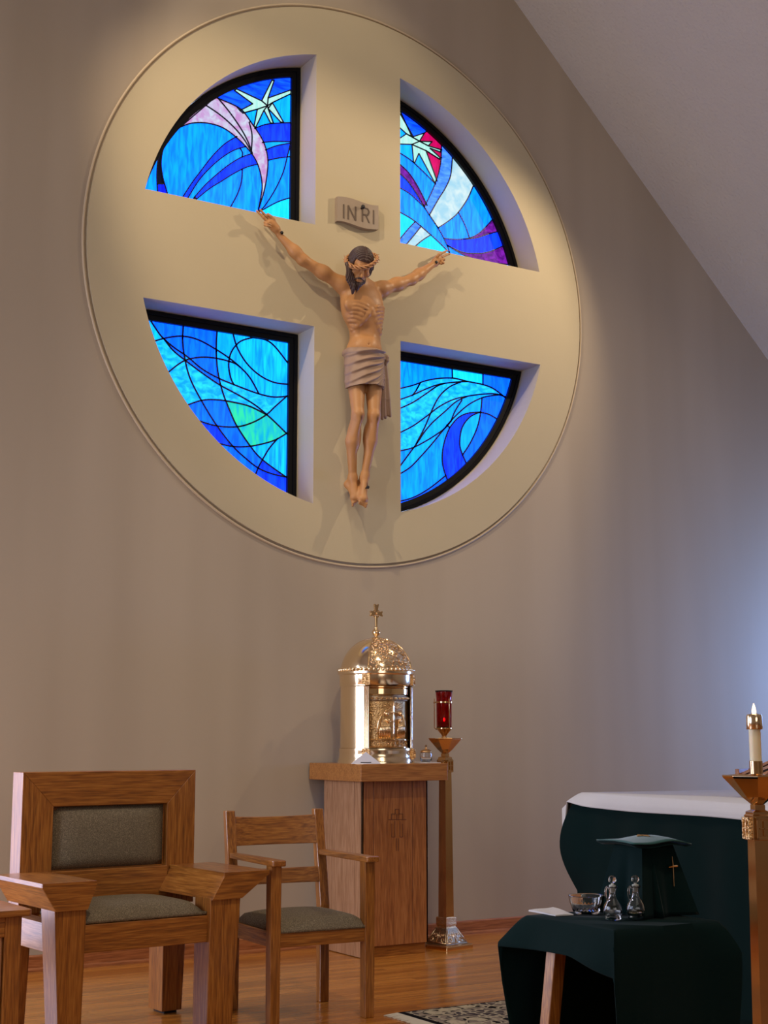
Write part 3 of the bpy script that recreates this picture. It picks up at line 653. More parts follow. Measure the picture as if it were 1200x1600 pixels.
def foot(ank, heel, ball_, toes, spread, tl):
    B.cone(ank, heel, .026, .020, .02); B.cone(ank, ball_, .025, .024, .02); B.cone(heel, ball_, .018, .020, .025)
    d = (ball_-ank); d /= np.linalg.norm(d); side = spread/np.linalg.norm(spread)
    B.cone(ball_-side*.018, ball_+side*.018, .017, .019, .015)
    for i in range(5):
        o_ = side*((i-2)*.0125); s_ = ball_+o_+d*.008; L_ = tl*(1-.10*abs(i)) if True else tl
        B.chain([s_, s_+d*L_*.6+np.array([0, -.006, 0]), s_+d*L_+np.array([0, .002, -.002])], [.0095 if i == 0 else .0075, .0085 if i == 0 else .0068, .0082 if i == 0 else .006], .004)
foot(ankL, A3(543, 757, -.06), A3(555, 776, -.115), None, np.array(at(562, 774, -.12)-at(549, 782, -.10)), .036)
foot(ankR, A3(562, 756, -.075), A3(567, 780, -.165), None, np.array([-1, .0, .05]), .040)
# head
def hc(a, b_, r1, r2, k, op='u'): B.cone(H(*a), H(*b_), r1, r2, k, op)
B.ell(H(0, -.012, .03), (.072, .092, .084), .02, rot=HR); B.ell(H(0, .018, -.045), (.053, .068, .070), .03, rot=HR)
B.ell(H(0, .055, -.100), (.026, .024, .022), .02, rot=HR)
hc((-.030, .074, .024), (.030, .074, .024), .011, .011, .012)
for s_ in (-1, 1):
    B.ell(H(s_*.028, .090, .004), (.018, .014, .013), .010, 's', rot=HR); B.ell(H(s_*.028, .070, .002), (.016, .014, .012), .004, rot=HR)
    B.ell(H(s_*.040, .056, -.022), (.022, .022, .018), .015, rot=HR)
hc((0, .082, .018), (0, .106, -.028), .0065, .0105, .010); hc((-.012, .092, -.032), (.012, .092, -.032), .007, .007, .006)
hc((-.016, .086, -.058), (.016, .086, -.058), .006, .006, .005); hc((-.012, .084, -.070), (.012, .084, -.070), .006, .006, .005)
body = B.mesh('body', M['statue'], corpus, FB)
# painted wound, stains, darker torso blots: their own shapes in the carving's colour
def dark_mark_mat():
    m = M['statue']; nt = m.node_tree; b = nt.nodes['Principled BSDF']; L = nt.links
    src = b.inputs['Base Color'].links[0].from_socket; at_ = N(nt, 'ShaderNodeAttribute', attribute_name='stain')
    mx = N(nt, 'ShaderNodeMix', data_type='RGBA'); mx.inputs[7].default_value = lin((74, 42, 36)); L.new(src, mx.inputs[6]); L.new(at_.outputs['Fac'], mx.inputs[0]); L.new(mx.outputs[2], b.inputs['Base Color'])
dark_mark_mat()
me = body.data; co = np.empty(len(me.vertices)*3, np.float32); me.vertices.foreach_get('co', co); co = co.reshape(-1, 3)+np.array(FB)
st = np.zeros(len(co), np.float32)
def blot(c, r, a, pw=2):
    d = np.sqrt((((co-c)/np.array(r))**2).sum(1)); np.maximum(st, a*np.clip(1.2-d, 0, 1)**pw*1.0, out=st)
blot(A3(570, 484, -.21), (.022, .05, .006), 1.3); blot(A3(570, 491, -.21), (.004, .05, .02), .7)
for k_ in (kneeL, kneeR): blot(k_+np.array([.004, -.05, -.028]), (.018, .05, .035), .9)
blot(ankR+np.array([0, -.04, -.06]), (.02, .04, .03), .8); blot(WL, (.025, .05, .02), .6); blot(WR, (.025, .05, .02), .6)
blot(A3(565, 517, -.19), (.016, .06, .034), .75); blot(A3(597, 515, -.15), (.012, .08, .06), .8); blot(A3(574, 509, -.19), (.03, .06, .03), .35)  # darker blots in the belly hollow and along the flank
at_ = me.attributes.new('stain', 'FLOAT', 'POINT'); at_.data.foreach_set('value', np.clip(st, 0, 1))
# hair
HS = SDF(HC-.19-np.array([.03, .02, .13]), HC+.19, .0032)
sl, P = HS.sub(HS.lo, HS.lo+HS.h*HS.n); Q = (P-HC)@HR; Q[..., 1] *= -1
k0 = np.linalg.norm((Q-np.array([0, -.014, .032]))/np.array([.080, .100, .093]), axis=-1); d = (k0-1)*.085
d += .0034*np.sin(Q[..., 1]*2*PI/.013+6*np.abs(Q[..., 0])**1.0*8)*np.clip(np.abs(Q[..., 0])/.01, 0, 1)-.002*np.exp(-(Q[..., 0]/.004)**2)*-1
face = np.maximum(np.maximum(.045-Q[..., 1], Q[..., 2]-.058), np.abs(Q[..., 0])-.066); d = np.maximum(d, -face); d = np.maximum(d, -(Q[..., 2]+.015+.25*np.maximum(0, -Q[..., 1]-.02)))
HS.a[sl] = np.clip(d, -.05, .05)
def lock(pts, r0, r1):
    pts = smooth3(pts, 4); HS.chain(pts, list(np.linspace(r0, r1, len(pts))), .003)
def smooth3(P, k):
    out = []
    for i in range(len(P)-1):
        p0 = P[max(i-1, 0)]; p1 = P[i]; p2 = P[i+1]; p3 = P[min(i+2, len(P)-1)]
        for j in range(k):
            t = j/k; out.append(.5*(2*p1+(p2-p0)*t+(2*p0-5*p1+4*p2-p3)*t*t+(3*p1-p0-3*p2+p3)*t**3))
    out.append(P[-1]); return out
for dx, dy, r in ((0, 0, .014), (4, 3, .013), (-2.5, -4, .011), (7, 1, .010), (2, -6, .009)):
    lock([A3(543+dx*.6, 412, -.24), A3(545+dx*.7, 424+dy*.3, -.25), A3(545+dx, 438+dy*.5, -.245), A3(549+dx*.6, 449+dy, -.235), A3(550+dx*.2, 457+dy*.6, -.22)], r, .006)
for dx, dy, r in ((0, 0, .013), (-2.5, 2, .012), (1.5, -1, .010)):
    lock([A3(577+dx, 405, -.19), A3(581+dx, 414, -.19), A3(580+dx, 422+dy, -.185), A3(577+dx*.5, 430+dy, -.175)], r, .006)
sl, P = HS.sub(HS.lo, HS.lo+HS.h*HS.n); Q = (P-HC)@HR
HS.a[sl] += (.0018*np.sin(Q[..., 0]*2*PI/.0135+2.5*np.sin(Q[..., 2]*45))*(Q[..., 2] < .0)).astype(np.float32)
HS.mesh('hair', M['hair'], corpus, FB)
BD = SDF(HC-np.array([.13, .16, .17]), HC+np.array([.13, .12, .06]), .003)
BD.ell(H(0, .052, -.096), (.036, .034, .034), .01, rot=HR); BD.ell(H(0, .070, -.116), (.022, .020, .024), .01, rot=HR)
for s_ in (-1, 1):
    BD.cone(H(s_*.052, .0, -.03), H(s_*.042, .048, -.078), .012, .015, .012); BD.cone(H(s_*.042, .045, -.075), H(s_*.010, .072, -.100), .015, .016, .012)
    BD.cone(H(0, .092, -.043), H(s_*.026, .080, -.060), .0065, .006, .004)
    BD.cone(H(s_*.010, .080, -.120), H(s_*.010, .088, -.142), .009, .004, .004)
sl, P = BD.sub(BD.lo, BD.lo+BD.h*BD.n); Q = (P-HC)@HR
BD.a[sl] += (.0012*np.sin(Q[..., 0]*2*PI/.011)).astype(np.float32)
BD.mesh('beard', M['hair'], corpus, FB)
mb = MB()
for k_ in range(4):
    pts = []
    for a in np.linspace(0, 2*PI, 72, endpoint=False):
        ph = a*5+k_*PI/2; rr = 1+.085*math.cos(ph); pts.append(H(.090*rr*math.cos(a), -.008+.110*rr*math.sin(a), .040+.011*math.sin(ph)+.042*math.cos(a)+.006*math.sin(a*2+1)))
    mb.tube(pts, .0062, 7, closed=True)
for k_ in range(16):
    a = k_*2*PI/16+.2*(k_ % 3); p = H(.096*math.cos(a), -.008+.116*math.sin(a), .040+.042*math.cos(a)); o_ = H(.116*math.cos(a+.15), -.008+.136*math.sin(a+.15), .046+.042*math.cos(a)+.014*((k_ % 3)-1)); mb.tube([p, (p+o_)/2, o_], [.004, .0028, .0006], 5)
mb.build('crown_of_thorns', M['crown'], corpus, smooth=True, off=FB)
# loincloth
def loin():
    nz = 60; na = 120; vs = []; fs = []; c0 = A3(568, 549, -.115); c1 = A3(570, 606, -.155)
    kn = .55    # angle of the knot (viewer right)
    for j in range(nz+1):
        t = j/nz; c = c0+(c1-c0)*t
        for i in range(na):
            a = 2*PI*i/na; s = math.sin(a); co_ = -math.cos(a)         # a=0 front (-y)
            front = max(0, math.cos(a)); side = (s+1)/2                 # side 1 at viewer right
            rx = .132+.004*math.sin(PI*t); ry = .100-.012*t
            hem = -.022*math.sin(a*1.0)*front*t*0+.018*t*(side-.5)+(.02*math.cos(2*a)*t*.3)
            z = c[2]+hem
            # folds fanning out of the knot
            da = abs((a-1.15+PI) % (2*PI)-PI); v = 4.3*(t+.04)/(1-math.exp(-(da+.12)/.62))+.25*math.sin(a*2+1)
            ph = v-math.floor(v); rid = ph**1.6 if ph < .8 else (1-ph)/.2*(.8**1.6)
            amp = (.036*(.35+.65*front))*(1-.35*t)*(.45+.55*min(1, 1.4*side+.25))
            amp *= min(1, .25+da/.5); d = amp*rid+.0025*math.sin(9*a+7*t)
            if t < .16: d += .010*math.sin(PI*t/.16)**.5
            vs.append((c[0]+(rx+d)*s, c[1]-(ry+d)*math.cos(a) if True else 0, z))
    for j in range(nz):
        for i in range(na):
            i2 = (i+1) % na; fs.append((j*na+i, j*na+i2, (j+1)*na+i2, (j+1)*na+i))
    # roll the hem and the top edge in
    for row, sgn in ((0, 1), (nz, 1)):
        base_ = len(vs); c = c0 if row == 0 else c1
        for i in range(na):
            x, y, z = vs[row*na+i]; vs.append((c[0]+(x-c[0])*.90, c[1]+(y-c[1])*.88, z+(.002 if row == 0 else .004)))
        for i in range(na): i2 = (i+1) % na; fs.append((row*na+i, row*na+i2, base_+i2, base_+i))
    return MB().add(vs, fs)
lc = loin().build('loincloth', M['clothwood'], corpus, smooth=True, off=FB)
KS = SDF(A3(600, 600, -.14)-np.array([.12, .14, .32]), A3(600, 560, -.14)+np.array([.12, .12, .10]), .0032)
kp = A3(599, 559, -.175)
for i, (dx, dz, dd) in enumerate(((-.03, .012, 0), (-.03, .0, .008), (-.03, -.012, .004))):
    KS.chain([kp+np.array([dx-.02, .01, dz+.004]), kp+np.array([dx+.015, -.012, dz]), kp+np.array([.018, -.004, dz*.5])], [.007, .009, .007], .003)
KS.chain([kp+np.array([.010, .0, .018]), kp+np.array([.024, -.006, .006]), kp+np.array([.026, -.004, -.016]), kp+np.array([.018, 0, -.040])], [.010, .013, .013, .008], .006)
t0, t1 = A3(600, 566, -.165), A3(603, 655, -.14)
for k_ in range(5):
    o_ = np.array([-.024+.012*k_, -.006*math.sin(k_*2.1), 0]); KS.chain([t0+o_*.45, t0+(t1-t0)*.3+o_*.7, t0+(t1-t0)*.65+o_*.95, t1+o_*1.15+np.array([0, 0, .012*(k_ % 2)-.006*k_*-1])], [.008, .010, .011, .010], .004)
KS.mesh('knot_and_tail', M['clothwood'], corpus, FB)
for p, d in ((WL+np.array([.004, 0, .004]), 0), (WR, 0), (np.array(at(571, 763, -.17)), 1)):
    mb = MB(); L_ = .05; p = Vector(p); dr = Vector((.1, -1, .15)).normalized()
    mb.tube([p+dr*-.02, p+dr*.024], .005, 8); hd = p+dr*.024
    mb.tube([hd, hd+dr*.006, hd+dr*.012], [.012, .011, .006], 6); mb.build('nail', M['iron'], corpus, off=FB)
# plaque
pc = at(557, 335, -.03); pl = thing('inscription_plaque', 'small curved wooden plaque with carved letters above the crucified figure', 'plaque', pc)
mb = MB(); n = 24
def pz(u): return .007*math.sin(PI*(u+.05)*2.0)-.002
prof = []
for i in range(n+1):
    u = i/n; prof.append((-.158+.316*u, pz(u)))
vsx = []
for x, w_ in prof:
    zt = .086+.010*math.sin(PI*2*(x/.316+.5)); zb = -.086+.010*math.sin(PI*2*(x/.316+.5)+.5)
    vsx += [(x, -.022+w_, zb), (x, -.022+w_, zt), (x, .012, zt), (x, .012, zb)]
fsx = [(4*i+k_, 4*i+(k_+1) % 4, 4*(i+1)+(k_+1) % 4, 4*(i+1)+k_) for i in range(n) for k_ in range(4)]+[(0, 1, 2, 3), (4*n+3, 4*n+2, 4*n+1, 4*n)]
mb.add(vsx, fsx).build('board', M['plaque'], pl, autos=40)
def stroke(mb, a, b_, w=.009):
    a = Vector(a); b_ = Vector(b_); d = (b_-a).normalized(); nn = Vector((-d.y, d.x))*w/2
    q = []
    for yy in (0, -.003):
        for p in (a-nn, a+nn, b_+nn, b_-nn):
            u = p.x/.316+.5; q.append((p.x, -.022+pz(u)+yy, p.y))
    mb.add(q, [(0, 1, 2, 3), (4, 7, 6, 5), (0, 4, 5, 1), (1, 5, 6, 2), (2, 6, 7, 3), (3, 7, 4, 0)])
LT = {'I': [[(0, -1), (0, 1)]], 'N': [[(-1, -1), (-1, 1)], [(-1, 1), (1, -1)], [(1, -1), (1, 1)]],
      'R': [[(-1, -1), (-1, 1)], [(-1, 1), (.5, 1)], [(.5, 1), (1, .6)], [(1, .6), (.5, .05)], [(.5, .05), (-1, .05)], [(-.1, .05), (1, -1)]]}
for ch, x in (('I', -.108), ('N', -.048), ('R', .054), ('I', .116)):
    mb = MB()
    for s_ in LT[ch]: stroke(mb, (x+s_[0][0]*.026, s_[0][1]*.048-.006), (x+s_[1][0]*.026, s_[1][1]*.048-.006))
    mb.build('letter', M['letter'], pl)
mb = MB(); mb.tube([(.02, -.02, .035), (.02, -.05, .04)], .006, 8); mb.tube([(.02, -.05, .04), (.02, -.056, .04), (.02, -.062, .04)], [.016, .015, .007], 6); mb.build('nail', M['iron'], pl)

# ------------------------------------------------------------------ presider's chair
def taperbox(x0, x1, y0, y1, z0, z1, tx0=0, tx1=0, ty0=0, ty1=0, mb=None):
    """box whose bottom is drawn in by tx0/tx1/ty0/ty1"""
    mb = mb or MB()
    b = [(x0+tx0, y0+ty0, z0), (x1-tx1, y0+ty0, z0), (x0+tx0, y1-ty1, z0), (x1-tx1, y1-ty1, z0)]; t = [(x0, y0, z1), (x1, y0, z1), (x0, y1, z1), (x1, y1, z1)]
    return mb.add(b+t, [(0, 2, 3, 1), (4, 5, 7, 6), (0, 1, 5, 4), (1, 3, 7, 5), (3, 2, 6, 7), (2, 0, 4, 6)])
def pad(x0, x1, y0, y1, z0, z1, axis='z', n=12, r=.5):
    """upholstered slab, crowned on its outer side"""
    vs = []; fs = []
    for j in range(n+1):
        for i in range(n+1):
            u = i/n*2-1; v = j/n*2-1; h = (1-abs(u)**6)*(1-abs(v)**6); h = (h**.45)*(.72+.28*(1-u*u)*(1-v*v))
            vs.append((u, v, h))
    def place(u, v, h):
        if axis == 'z': return (x0+(x1-x0)*(u+1)/2, y0+(y1-y0)*(v+1)/2, z0+(z1-z0)*h)
        return (x0+(x1-x0)*(u+1)/2, y0+(y1-y0)*(1-h), z0+(z1-z0)*(v+1)/2)
    V = [place(*v) for v in vs]; k = n+1
    for j in range(n):
        for i in range(n): fs.append((j*k+i, j*k+i+1, (j+1)*k+i+1, (j+1)*k+i))
    m = len(V); V += [place(v[0], v[1], 0 if axis == 'z' else 0) for v in vs]
    V = V[:m]+[((p[0], p[1], z0-.012) if axis == 'z' else (p[0], y1+.004, p[2])) for p in V[:m]]
    ring = [i for i in range(k)]+[j*k+n for j in range(1, k)]+[n*k+i for i in range(n-1, -1, -1)]+[j*k for j in range(n-1, 0, -1)]
    for a in range(len(ring)): b = ring[(a+1) % len(ring)]; fs.append((ring[a], b, m+b, m+ring[a]))
    fs.append(tuple(m+i for i in ring)[::-1]); return MB().add(V, fs)
t = thing('presider_chair', 'massive honey oak armchair with mitred back frame, flared arms and taupe upholstery', 'chair', (-2.215, -1.735, 0), R_(4.5))
BV = .003
for sx in (-1, 1):
    A0, A1, B0, B1, C0, C1 = (-.537, -.300, -.475, -.337, -.436, -.343) if sx < 0 else (.296, .523, .238, .386, .232, .354)   # top, throat and foot of the arm end
    taperbox(B0, B1, -.365, -.225, 0.008, .57, C0-B0, B1-C1, .008, .008).build('front_leg', M['oak_z'], t, bevel=BV)
    MB().box(C0+.02, C1-.02, -.345, -.245, 0, .008).build('foot_pad', M['rubber'], t)
    a, b = (-.465, -.335) if sx < 0 else (.305, .428)
    taperbox(a, b, .19, .335, .012, .50, .004, .016, .006, .006).build('rear_leg', M['oak_z'], t, bevel=BV)
    MB().box(a+.025, b-.035, .21, .315, 0, .012).build('foot_pad', M['rubber'], t)
    mb = MB().prism([(A0, .675), (A1, .675), (A1, .658), (B1, .562), (B0, .562), (A0, .658)], -.375, .130, lambda u, v, w: (u, w, v))
    mb.build('armrest', M['oak_y'], t, bevel=.002)
    MB().prism([(A0+.001, .674), (A1-.001, .674), (A1-.001, .658), (B1-.001, .5625), (B0+.001, .5625), (A0+.001, .658)], -.379, -.375, lambda u, v, w: (u, w, v)).build('arm_front', M['oak_x'], t)
    a, b = (-.45, -.37) if sx < 0 else (.30, .37); MB().box(a, b, -.225, .19, .385, .50).build('side_rail', M['pale_oak_y'] if sx < 0 else M['oak_y'], t, bevel=BV)  # left rail in paler oak: light from the left put into its colour
MB().box(-.337, .238, -.34, -.30, .385, .497).build('front_rail', M['oak_x'], t, bevel=BV)
MB().box(-.335, .335, .19, .23, .385, .50).build('back_rail', M['oak_x'], t, bevel=BV)
# mitred back frame: four boards round the pad
xo, xi, zt, zi, zb = .425, .280, 1.102, .952, .672
def board(name, poly, y0, y1, m): MB().prism(poly, y0, y1, lambda u, v, w: (u, w, v)).build(name, M[m], t, bevel=.0025)
board('top_rail', [(-xo, zt), (xo, zt), (xi, zi), (-xi, zi)], .130, .245, 'oak_x')
for sx in (-1, 1):
    board('back_stile', [(sx*xo, zt), (sx*xi, zi), (sx*xi, zb), (sx*xi, .50), (sx*xo, .50)], .130, .245, 'oak_z')
board('lower_rail', [(-xi, zb), (xi, zb), (xi, .50), (-xi, .50)], .118, .24, 'oak_x')
MB().box(-xi, xi, .165, .235, zb, zi).build('backboard', M['oak_x'], t)
pad(-xi+.004, xi-.004, .122, .165, zb+.004, zi-.004, 'y').build('back_cushion', M['cushion'], t, smooth=True)
MB().box(-.336, .237, -.30, .118, .47, .497).build('seat_board', M['oak_x'], t)
pad(-.334, .236, -.335, .112, .512, .575).build('seat_cushion', M['cushion'], t, smooth=True)

# ------------------------------------------------------------------ side armchair
t = thing('side_chair', 'slim oak armchair with two slat back and taupe seat beside the massive armchair', 'chair', (-1.376, -1.815, 0), R_(-3))
for sx in (-1, 1):
    c = sx*.235
    taperbox(c-.026, c+.026, -.262, -.205, .0, .690, .003, .003, .002, .002).build('front_leg', M['oak_z'], t, bevel=.004)
    # rear post, bending back above the seat
    pr = [(.20, 0), (.20, .45), (.225, .62), (.275, .905), (.312, .905), (.275, .62), (.252, .45), (.245, 0)]
    MB().prism(pr, c-.024, c+.024, lambda u, v, w: (w, u, v)).build('rear_post', M['oak_z'], t, bevel=.004)
    pa = [(-.295, c-.030), (-.285, c-.034), (.0, c-.026), (.235, c-.020), (.235, c+.020), (.0, c+.026), (-.285, c+.034), (-.295, c+.030)]
    MB().prism(pa, .688, .714, lambda u, v, w: (v, u, w)).build('armrest', M['oak_y'], t, bevel=.005)
    MB().box(c-.014, c+.014, -.21, .205, .335, .402).build('side_rail', M['oak_y'], t, bevel=.003)
MB().box(-.212, .212, -.252, -.226, .335, .405).build('front_rail', M['oak_x'], t, bevel=.003)
MB().box(-.212, .212, .212, .236, .335, .402).build('back_rail', M['oak_x'], t, bevel=.003)
def slat(name, z0, z1, y0, bow, th, dip):
    n = 14; vs = []; fs = []
    for i in range(n+1):
        u = i/n*2-1; x = u*.213; yy = y0+bow*(1-u*u)
        for dy, z in ((0, z0), (0+(z1-z0)*.2, z1-dip*(1-u*u)), (th+(z1-z0)*.2, z1-dip*(1-u*u)), (th, z0)): vs.append((x, yy+dy, z))
    for i in range(n):
        for k in range(4): fs.append((4*i+k, 4*i+(k+1) % 4, 4*i+4+(k+1) % 4, 4*i+4+k))
    fs += [(0, 1, 2, 3), (4*n+3, 4*n+2, 4*n+1, 4*n)]; MB().add(vs, fs).build(name, M['oak_x'], t, bevel=.003, autos=40)
slat('top_slat', .742, .878, .248, .022, .020, .006); slat('lower_slat', .560, .632, .222, .018, .018, .002)
pad(-.236, .236, -.258, .222, .408, .468).build('seat_cushion', M['cushion'], t, smooth=True)

# ------------------------------------------------------------------ small cabinet at the left edge
t = thing('side_cabinet', 'small oak side cabinet with a framed panel left of the massive armchair', 'cabinet', (-3.06, -2.10, 0), R_(2))
n = 8; tp = [(-.24, -.235)]+[(.24-.02+.02*math.cos(a), -.235+.02+.02*math.sin(a)) for a in np.linspace(-PI/2, 0, n)]+[(.24, .21), (-.24, .21)]
MB().prism(tp, .575, .600, lambda u, v, w: (u, v, w)).build('table_top', M['oak_x'], t, bevel=.003)
MB().box(-.21, .205, -.19, .19, .05, .575).build('carcass', M['oak_z'], t)
for x in (-.21, .140): MB().box(x, x+.065, -.215, -.19, .0, .575).build('door_stile', M['oak_z'], t, bevel=.003)
for z0, z1 in ((.03, .10), (.50, .575)): MB().box(-.145, .140, -.213, -.19, z0, z1).build('door_rail', M['oak_x'], t, bevel=.003)
MB().box(-.140, .135, -.203, -.19, .10, .50).build('door_panel', M['pale_oak_z'], t, bevel=.003)
for x in (-.2, .15):
    for y in (-.18, .13): MB().box(x, x+.05, y, y+.05, 0, .05).build('leg', M['oak_z'], t)

# ------------------------------------------------------------------ pedestal
t = thing('pedestal', 'tall square oak pedestal with thick top and carved cross emblem against the wall', 'pedestal', (-.05, -.33, 0))
x0, x1, y0, y1 = -.235, .222, -.225, .225
MB().box(x0+.012, x1-.012, y0+.012, y1-.01, 0, .062).build('plinth', M['oak_x'], t, bevel=.002)
MB().box(x0+.01, x1-.01, y0+.01, y1-.01, .062, 1.0).build('core', M['oak_z'], t)
def panels(face):
    if face == 'front': w0, w1 = x0, x1; cuts = (-.155, .115)
    else: w0, w1 = y0, y1; cuts = (-.135, .125)
    e = [w0, cuts[0], cuts[1], w1]
    for i in range(3):
        a, b = e[i]+(.0016 if i else 0), e[i+1]-(.0016 if i < 2 else 0)
        if face == 'front': m = MB().box(a, b, y0, y0+.012, .062, 1.0)
        elif face == 'left': m = MB().box(x0, x0+.012, a, b, .0 if 0 else .004, 1.0)
        else: m = MB().box(x1-.012, x1, a, b, .062, 1.0)
        m.build(face+'_panel' if face == 'front' else 'side_panel', M['basewood' if face == 'front' and 0 else 'pz_'+face], t, bevel=.0015)
M['pz_front'] = wood('pedestal_oak', (124, 72, 34), (158, 98, 50), (180, 120, 68), 'z'); M['pz_left'] = wood('pedestal_oak_side', (140, 98, 66), (168, 124, 90), (188, 146, 112), 'z'); M['pz_right'] = M['pz_front']  # left face paler: side light put into the oak colour
for f_ in ('front', 'left', 'right'): panels(f_)
MB().box(-.292, .312, -.31, .31, 1.0, 1.1).build('top_slab', M['top_oak'] if 'top_oak' in M else wood('slab_oak', (130, 80, 34), (162, 104, 48), (182, 126, 66), 'x'), t, bevel=.003)
# carved emblem
def em(px, py): p = at(460+px/3.75, 1150+py/3.75, -.33+y0); return (p.x+.05, p.z)
mb = MB(); ES = [((568,457),(590,457)),((590,457),(590,430)),((590,430),(612,430)),((612,430),(612,457)),((612,457),(635,457)),((568,457),(568,488)),((635,457),(635,488)),((552,490),(655,490)),
 ((570,515),(570,592)),((570,592),(588,592)),((588,500),(588,592)),((618,500),(618,592)),((618,592),(633,592)),((633,515),(633,592)),((597,600),(597,672)),((608,600),(608,672)),((597,457),(597,488)),((607,457),(607,488))]
for a, b in ES:
    a = Vector(em(*a)); b = Vector(em(*b)); d = (b-a).normalized(); nn = Vector((-d.y, d.x))*.0016; q = [(p.x, yy, p.y) for yy in (y0+.0005, y0-.0018) for p in (a-nn-d*.001, a+nn-d*.001, b+nn+d*.001, b-nn+d*.001)]
    mb.add(q, [(0, 1, 2, 3), (4, 7, 6, 5), (0, 4, 5, 1), (1, 5, 6, 2), (2, 6, 7, 3), (3, 7, 4, 0)])
mb.build('carved_emblem', plain('carved_line', lin((92, 50, 28)), .6), t)

# ------------------------------------------------------------------ tabernacle
TC = (-.055, -.335, 1.1); t = thing('tabernacle', 'gold domed cylindrical tabernacle with relief door on the oak pedestal', 'tabernacle', TC)
PHI = lambda deg: R_(deg-90)      # 0 = straight out of the wall towards the room
RB = .222
def sector(name, prof, a0, a1, mat, seg=24, smooth=True, parent=t):
    return MB().lathe(prof, seg, a0=PHI(a0), a1=PHI(a1)).build(name, mat, parent, autos=35)
sector('wall_shell', [(RB-.012, .085), (RB-.004, .09), (RB-.004, .455), (RB, .46), (RB, .53)], 50, 311, M['paleg'], 60)
MB().lathe([(0, 0), (RB+.012, 0), (RB+.012, .012), (RB+.004, .03), (RB, .06), (RB+.004, .075), (RB+.002, .088), (RB-.03, .088)], 72).build('base_ring', M['paleg'], t, autos=35)
MB().lathe([(RB-.03, .455), (RB-.002, .46), (RB+.002, .47), (RB+.002, .525), (RB+.012, .532), (RB+.012, .546), (RB-.04, .548)], 72).build('cornice', M['paleg'], t, autos=35)
MB().lathe([(RB-.045, .03), (RB-.045, .5)], 48).build('inner_drum', M['brass'], t, smooth=True)
# fluted columns either side of the door
for ph in (-46.5, 46.5):
    for k in (-1, 0, 1):
        a = PHI(ph+k*3.2); c = (math.cos(a)*(RB-.004), math.sin(a)*(RB-.004)); mb = MB()
        mb.lathe([(.0075, .09), (.0065, .1), (.0065, .45), (.0075, .455)], 10, c=(c[0], c[1], 0)); mb.build('column_shaft', M['paleg'], t, smooth=True)
    a = PHI(ph); c = (math.cos(a)*(RB+.001), math.sin(a)*(RB+.001))
    for z in (.055, .495):
        mb = MB(); mb.box(-.024, .024, -.014, .014, z-.032, z+.032, Matrix.Translation((c[0], c[1], 0)) @ Matrix.Rotation(a+PI/2, 4, 'Z'))
        for k in range(12): aa = a+rng.uniform(-.09, .09); mb.ball((math.cos(aa)*(RB+.016), math.sin(aa)*(RB+.016), z+rng.uniform(-.026, .026)), .006, 6, 4)
        mb.build('capital' if z > .3 else 'column_base', M['gold_rough'], t)
# door: curved bands and a relief between them
def band(name, r, z0, z1, a0=-42, a1=42, mat='gold', th=.006): return MB().lathe([(r-.01, z0), (r, z0), (r+th, z0+.004), (r+th, z1-.004), (r, z1), (r-.01, z1)], 28, a0=PHI(a0), a1=PHI(a1)).build(name, M[mat], t, autos=40)
band('door_panel', RB-.030, .09, .45, mat='door_gold', th=.001)
band('door_band', RB-.022, .405, .445, mat='gold'); band('door_band', RB-.026, .368, .400, mat='bronze_dark'); band('door_band', RB-.020, .446, .458, mat='gold')
band('door_band', RB-.024, .088, .100, mat='gold'); band('door_band', RB-.020, .135, .141, mat='gold')
def onr(ph, z, r=RB-.026): a = PHI(ph); return (math.cos(a)*r, math.sin(a)*r, z)
mb = MB()
for k in range(9):
    for s_ in (0,):
        ph = -37+k*9.2
        P = [onr(ph-3.4, .104), onr(ph+3.4, .104), onr(ph+3.4, .131), onr(ph-3.4, .131)]; mb.tube(P, .0022, 5, closed=True); mb.ball(onr(ph, .1175), .0045, 6, 4)
mb.build('door_lower_frieze', M['gold_rough'], t)
mb = MB()
for k in range(10): mb.ball(onr(-38+k*8.4, .384, RB-.016), (.011, .006, .007), 8, 5)
mb.build('door_upper_frieze', M['gold_rough'], t)
mb = MB(); mb.tube([onr(1, z) for z in np.linspace(.142, .366, 8)], .0062, 8); mb.tube([onr(p, .30) for p in np.linspace(-17, 19, 9)], .0058, 8)
mb.build('door_cross', M['paleg'], t, smooth=True)
mb = MB()
for k in range(11):
    a = -1.35+2.7*k/10
    mb.tube([onr(1+math.sin(a)*6, .318+math.cos(a)*.012), onr(1+math.sin(a)*24, .322+math.cos(a)*.042)], [.003, .0012], 5)
mb.build('door_rays', M['gold_rough'], t)
for sx in (-1, 1):
    f = MB(); c = 1+sx*17
    for k in range(7):      # robe folds
        o = (k-3)*2.6; f.tube([onr(c+o*1.25, .146), onr(c+o, .20, RB-.022), onr(c+o*.7-sx*1, .262, RB-.020)], [.0075, .0065, .005], 6)
    f.ball(onr(c-sx*3, .292, RB-.018), (.0115, .0115, .014), 10, 7); f.tube([onr(c-sx*3+4.5*math.cos(a), .295+.017*math.sin(a), RB-.022) for a in np.linspace(0, 2*PI, 14, endpoint=False)], .002, 5, closed=True)
    f.tube([onr(c, .262, RB-.016), onr(c-sx*6, .245, RB-.010), onr(c-sx*10, .250, RB-.014)], [.006, .005, .004], 6)
    f.build('relief_figure', M['gold'], t, smooth=True)
    g = MB()
    for k in range(6): g.tube([onr(c+sx*(5+k*.9), .285-.004*k), onr(c+sx*(11+k*.6), .25-.012*k, RB-.024), onr(c+sx*(12.5-k*.5), .165+.003*k)], [.005, .0055, .0015], 5)
    g.build('relief_wing', M['paleg'], t, smooth=True)
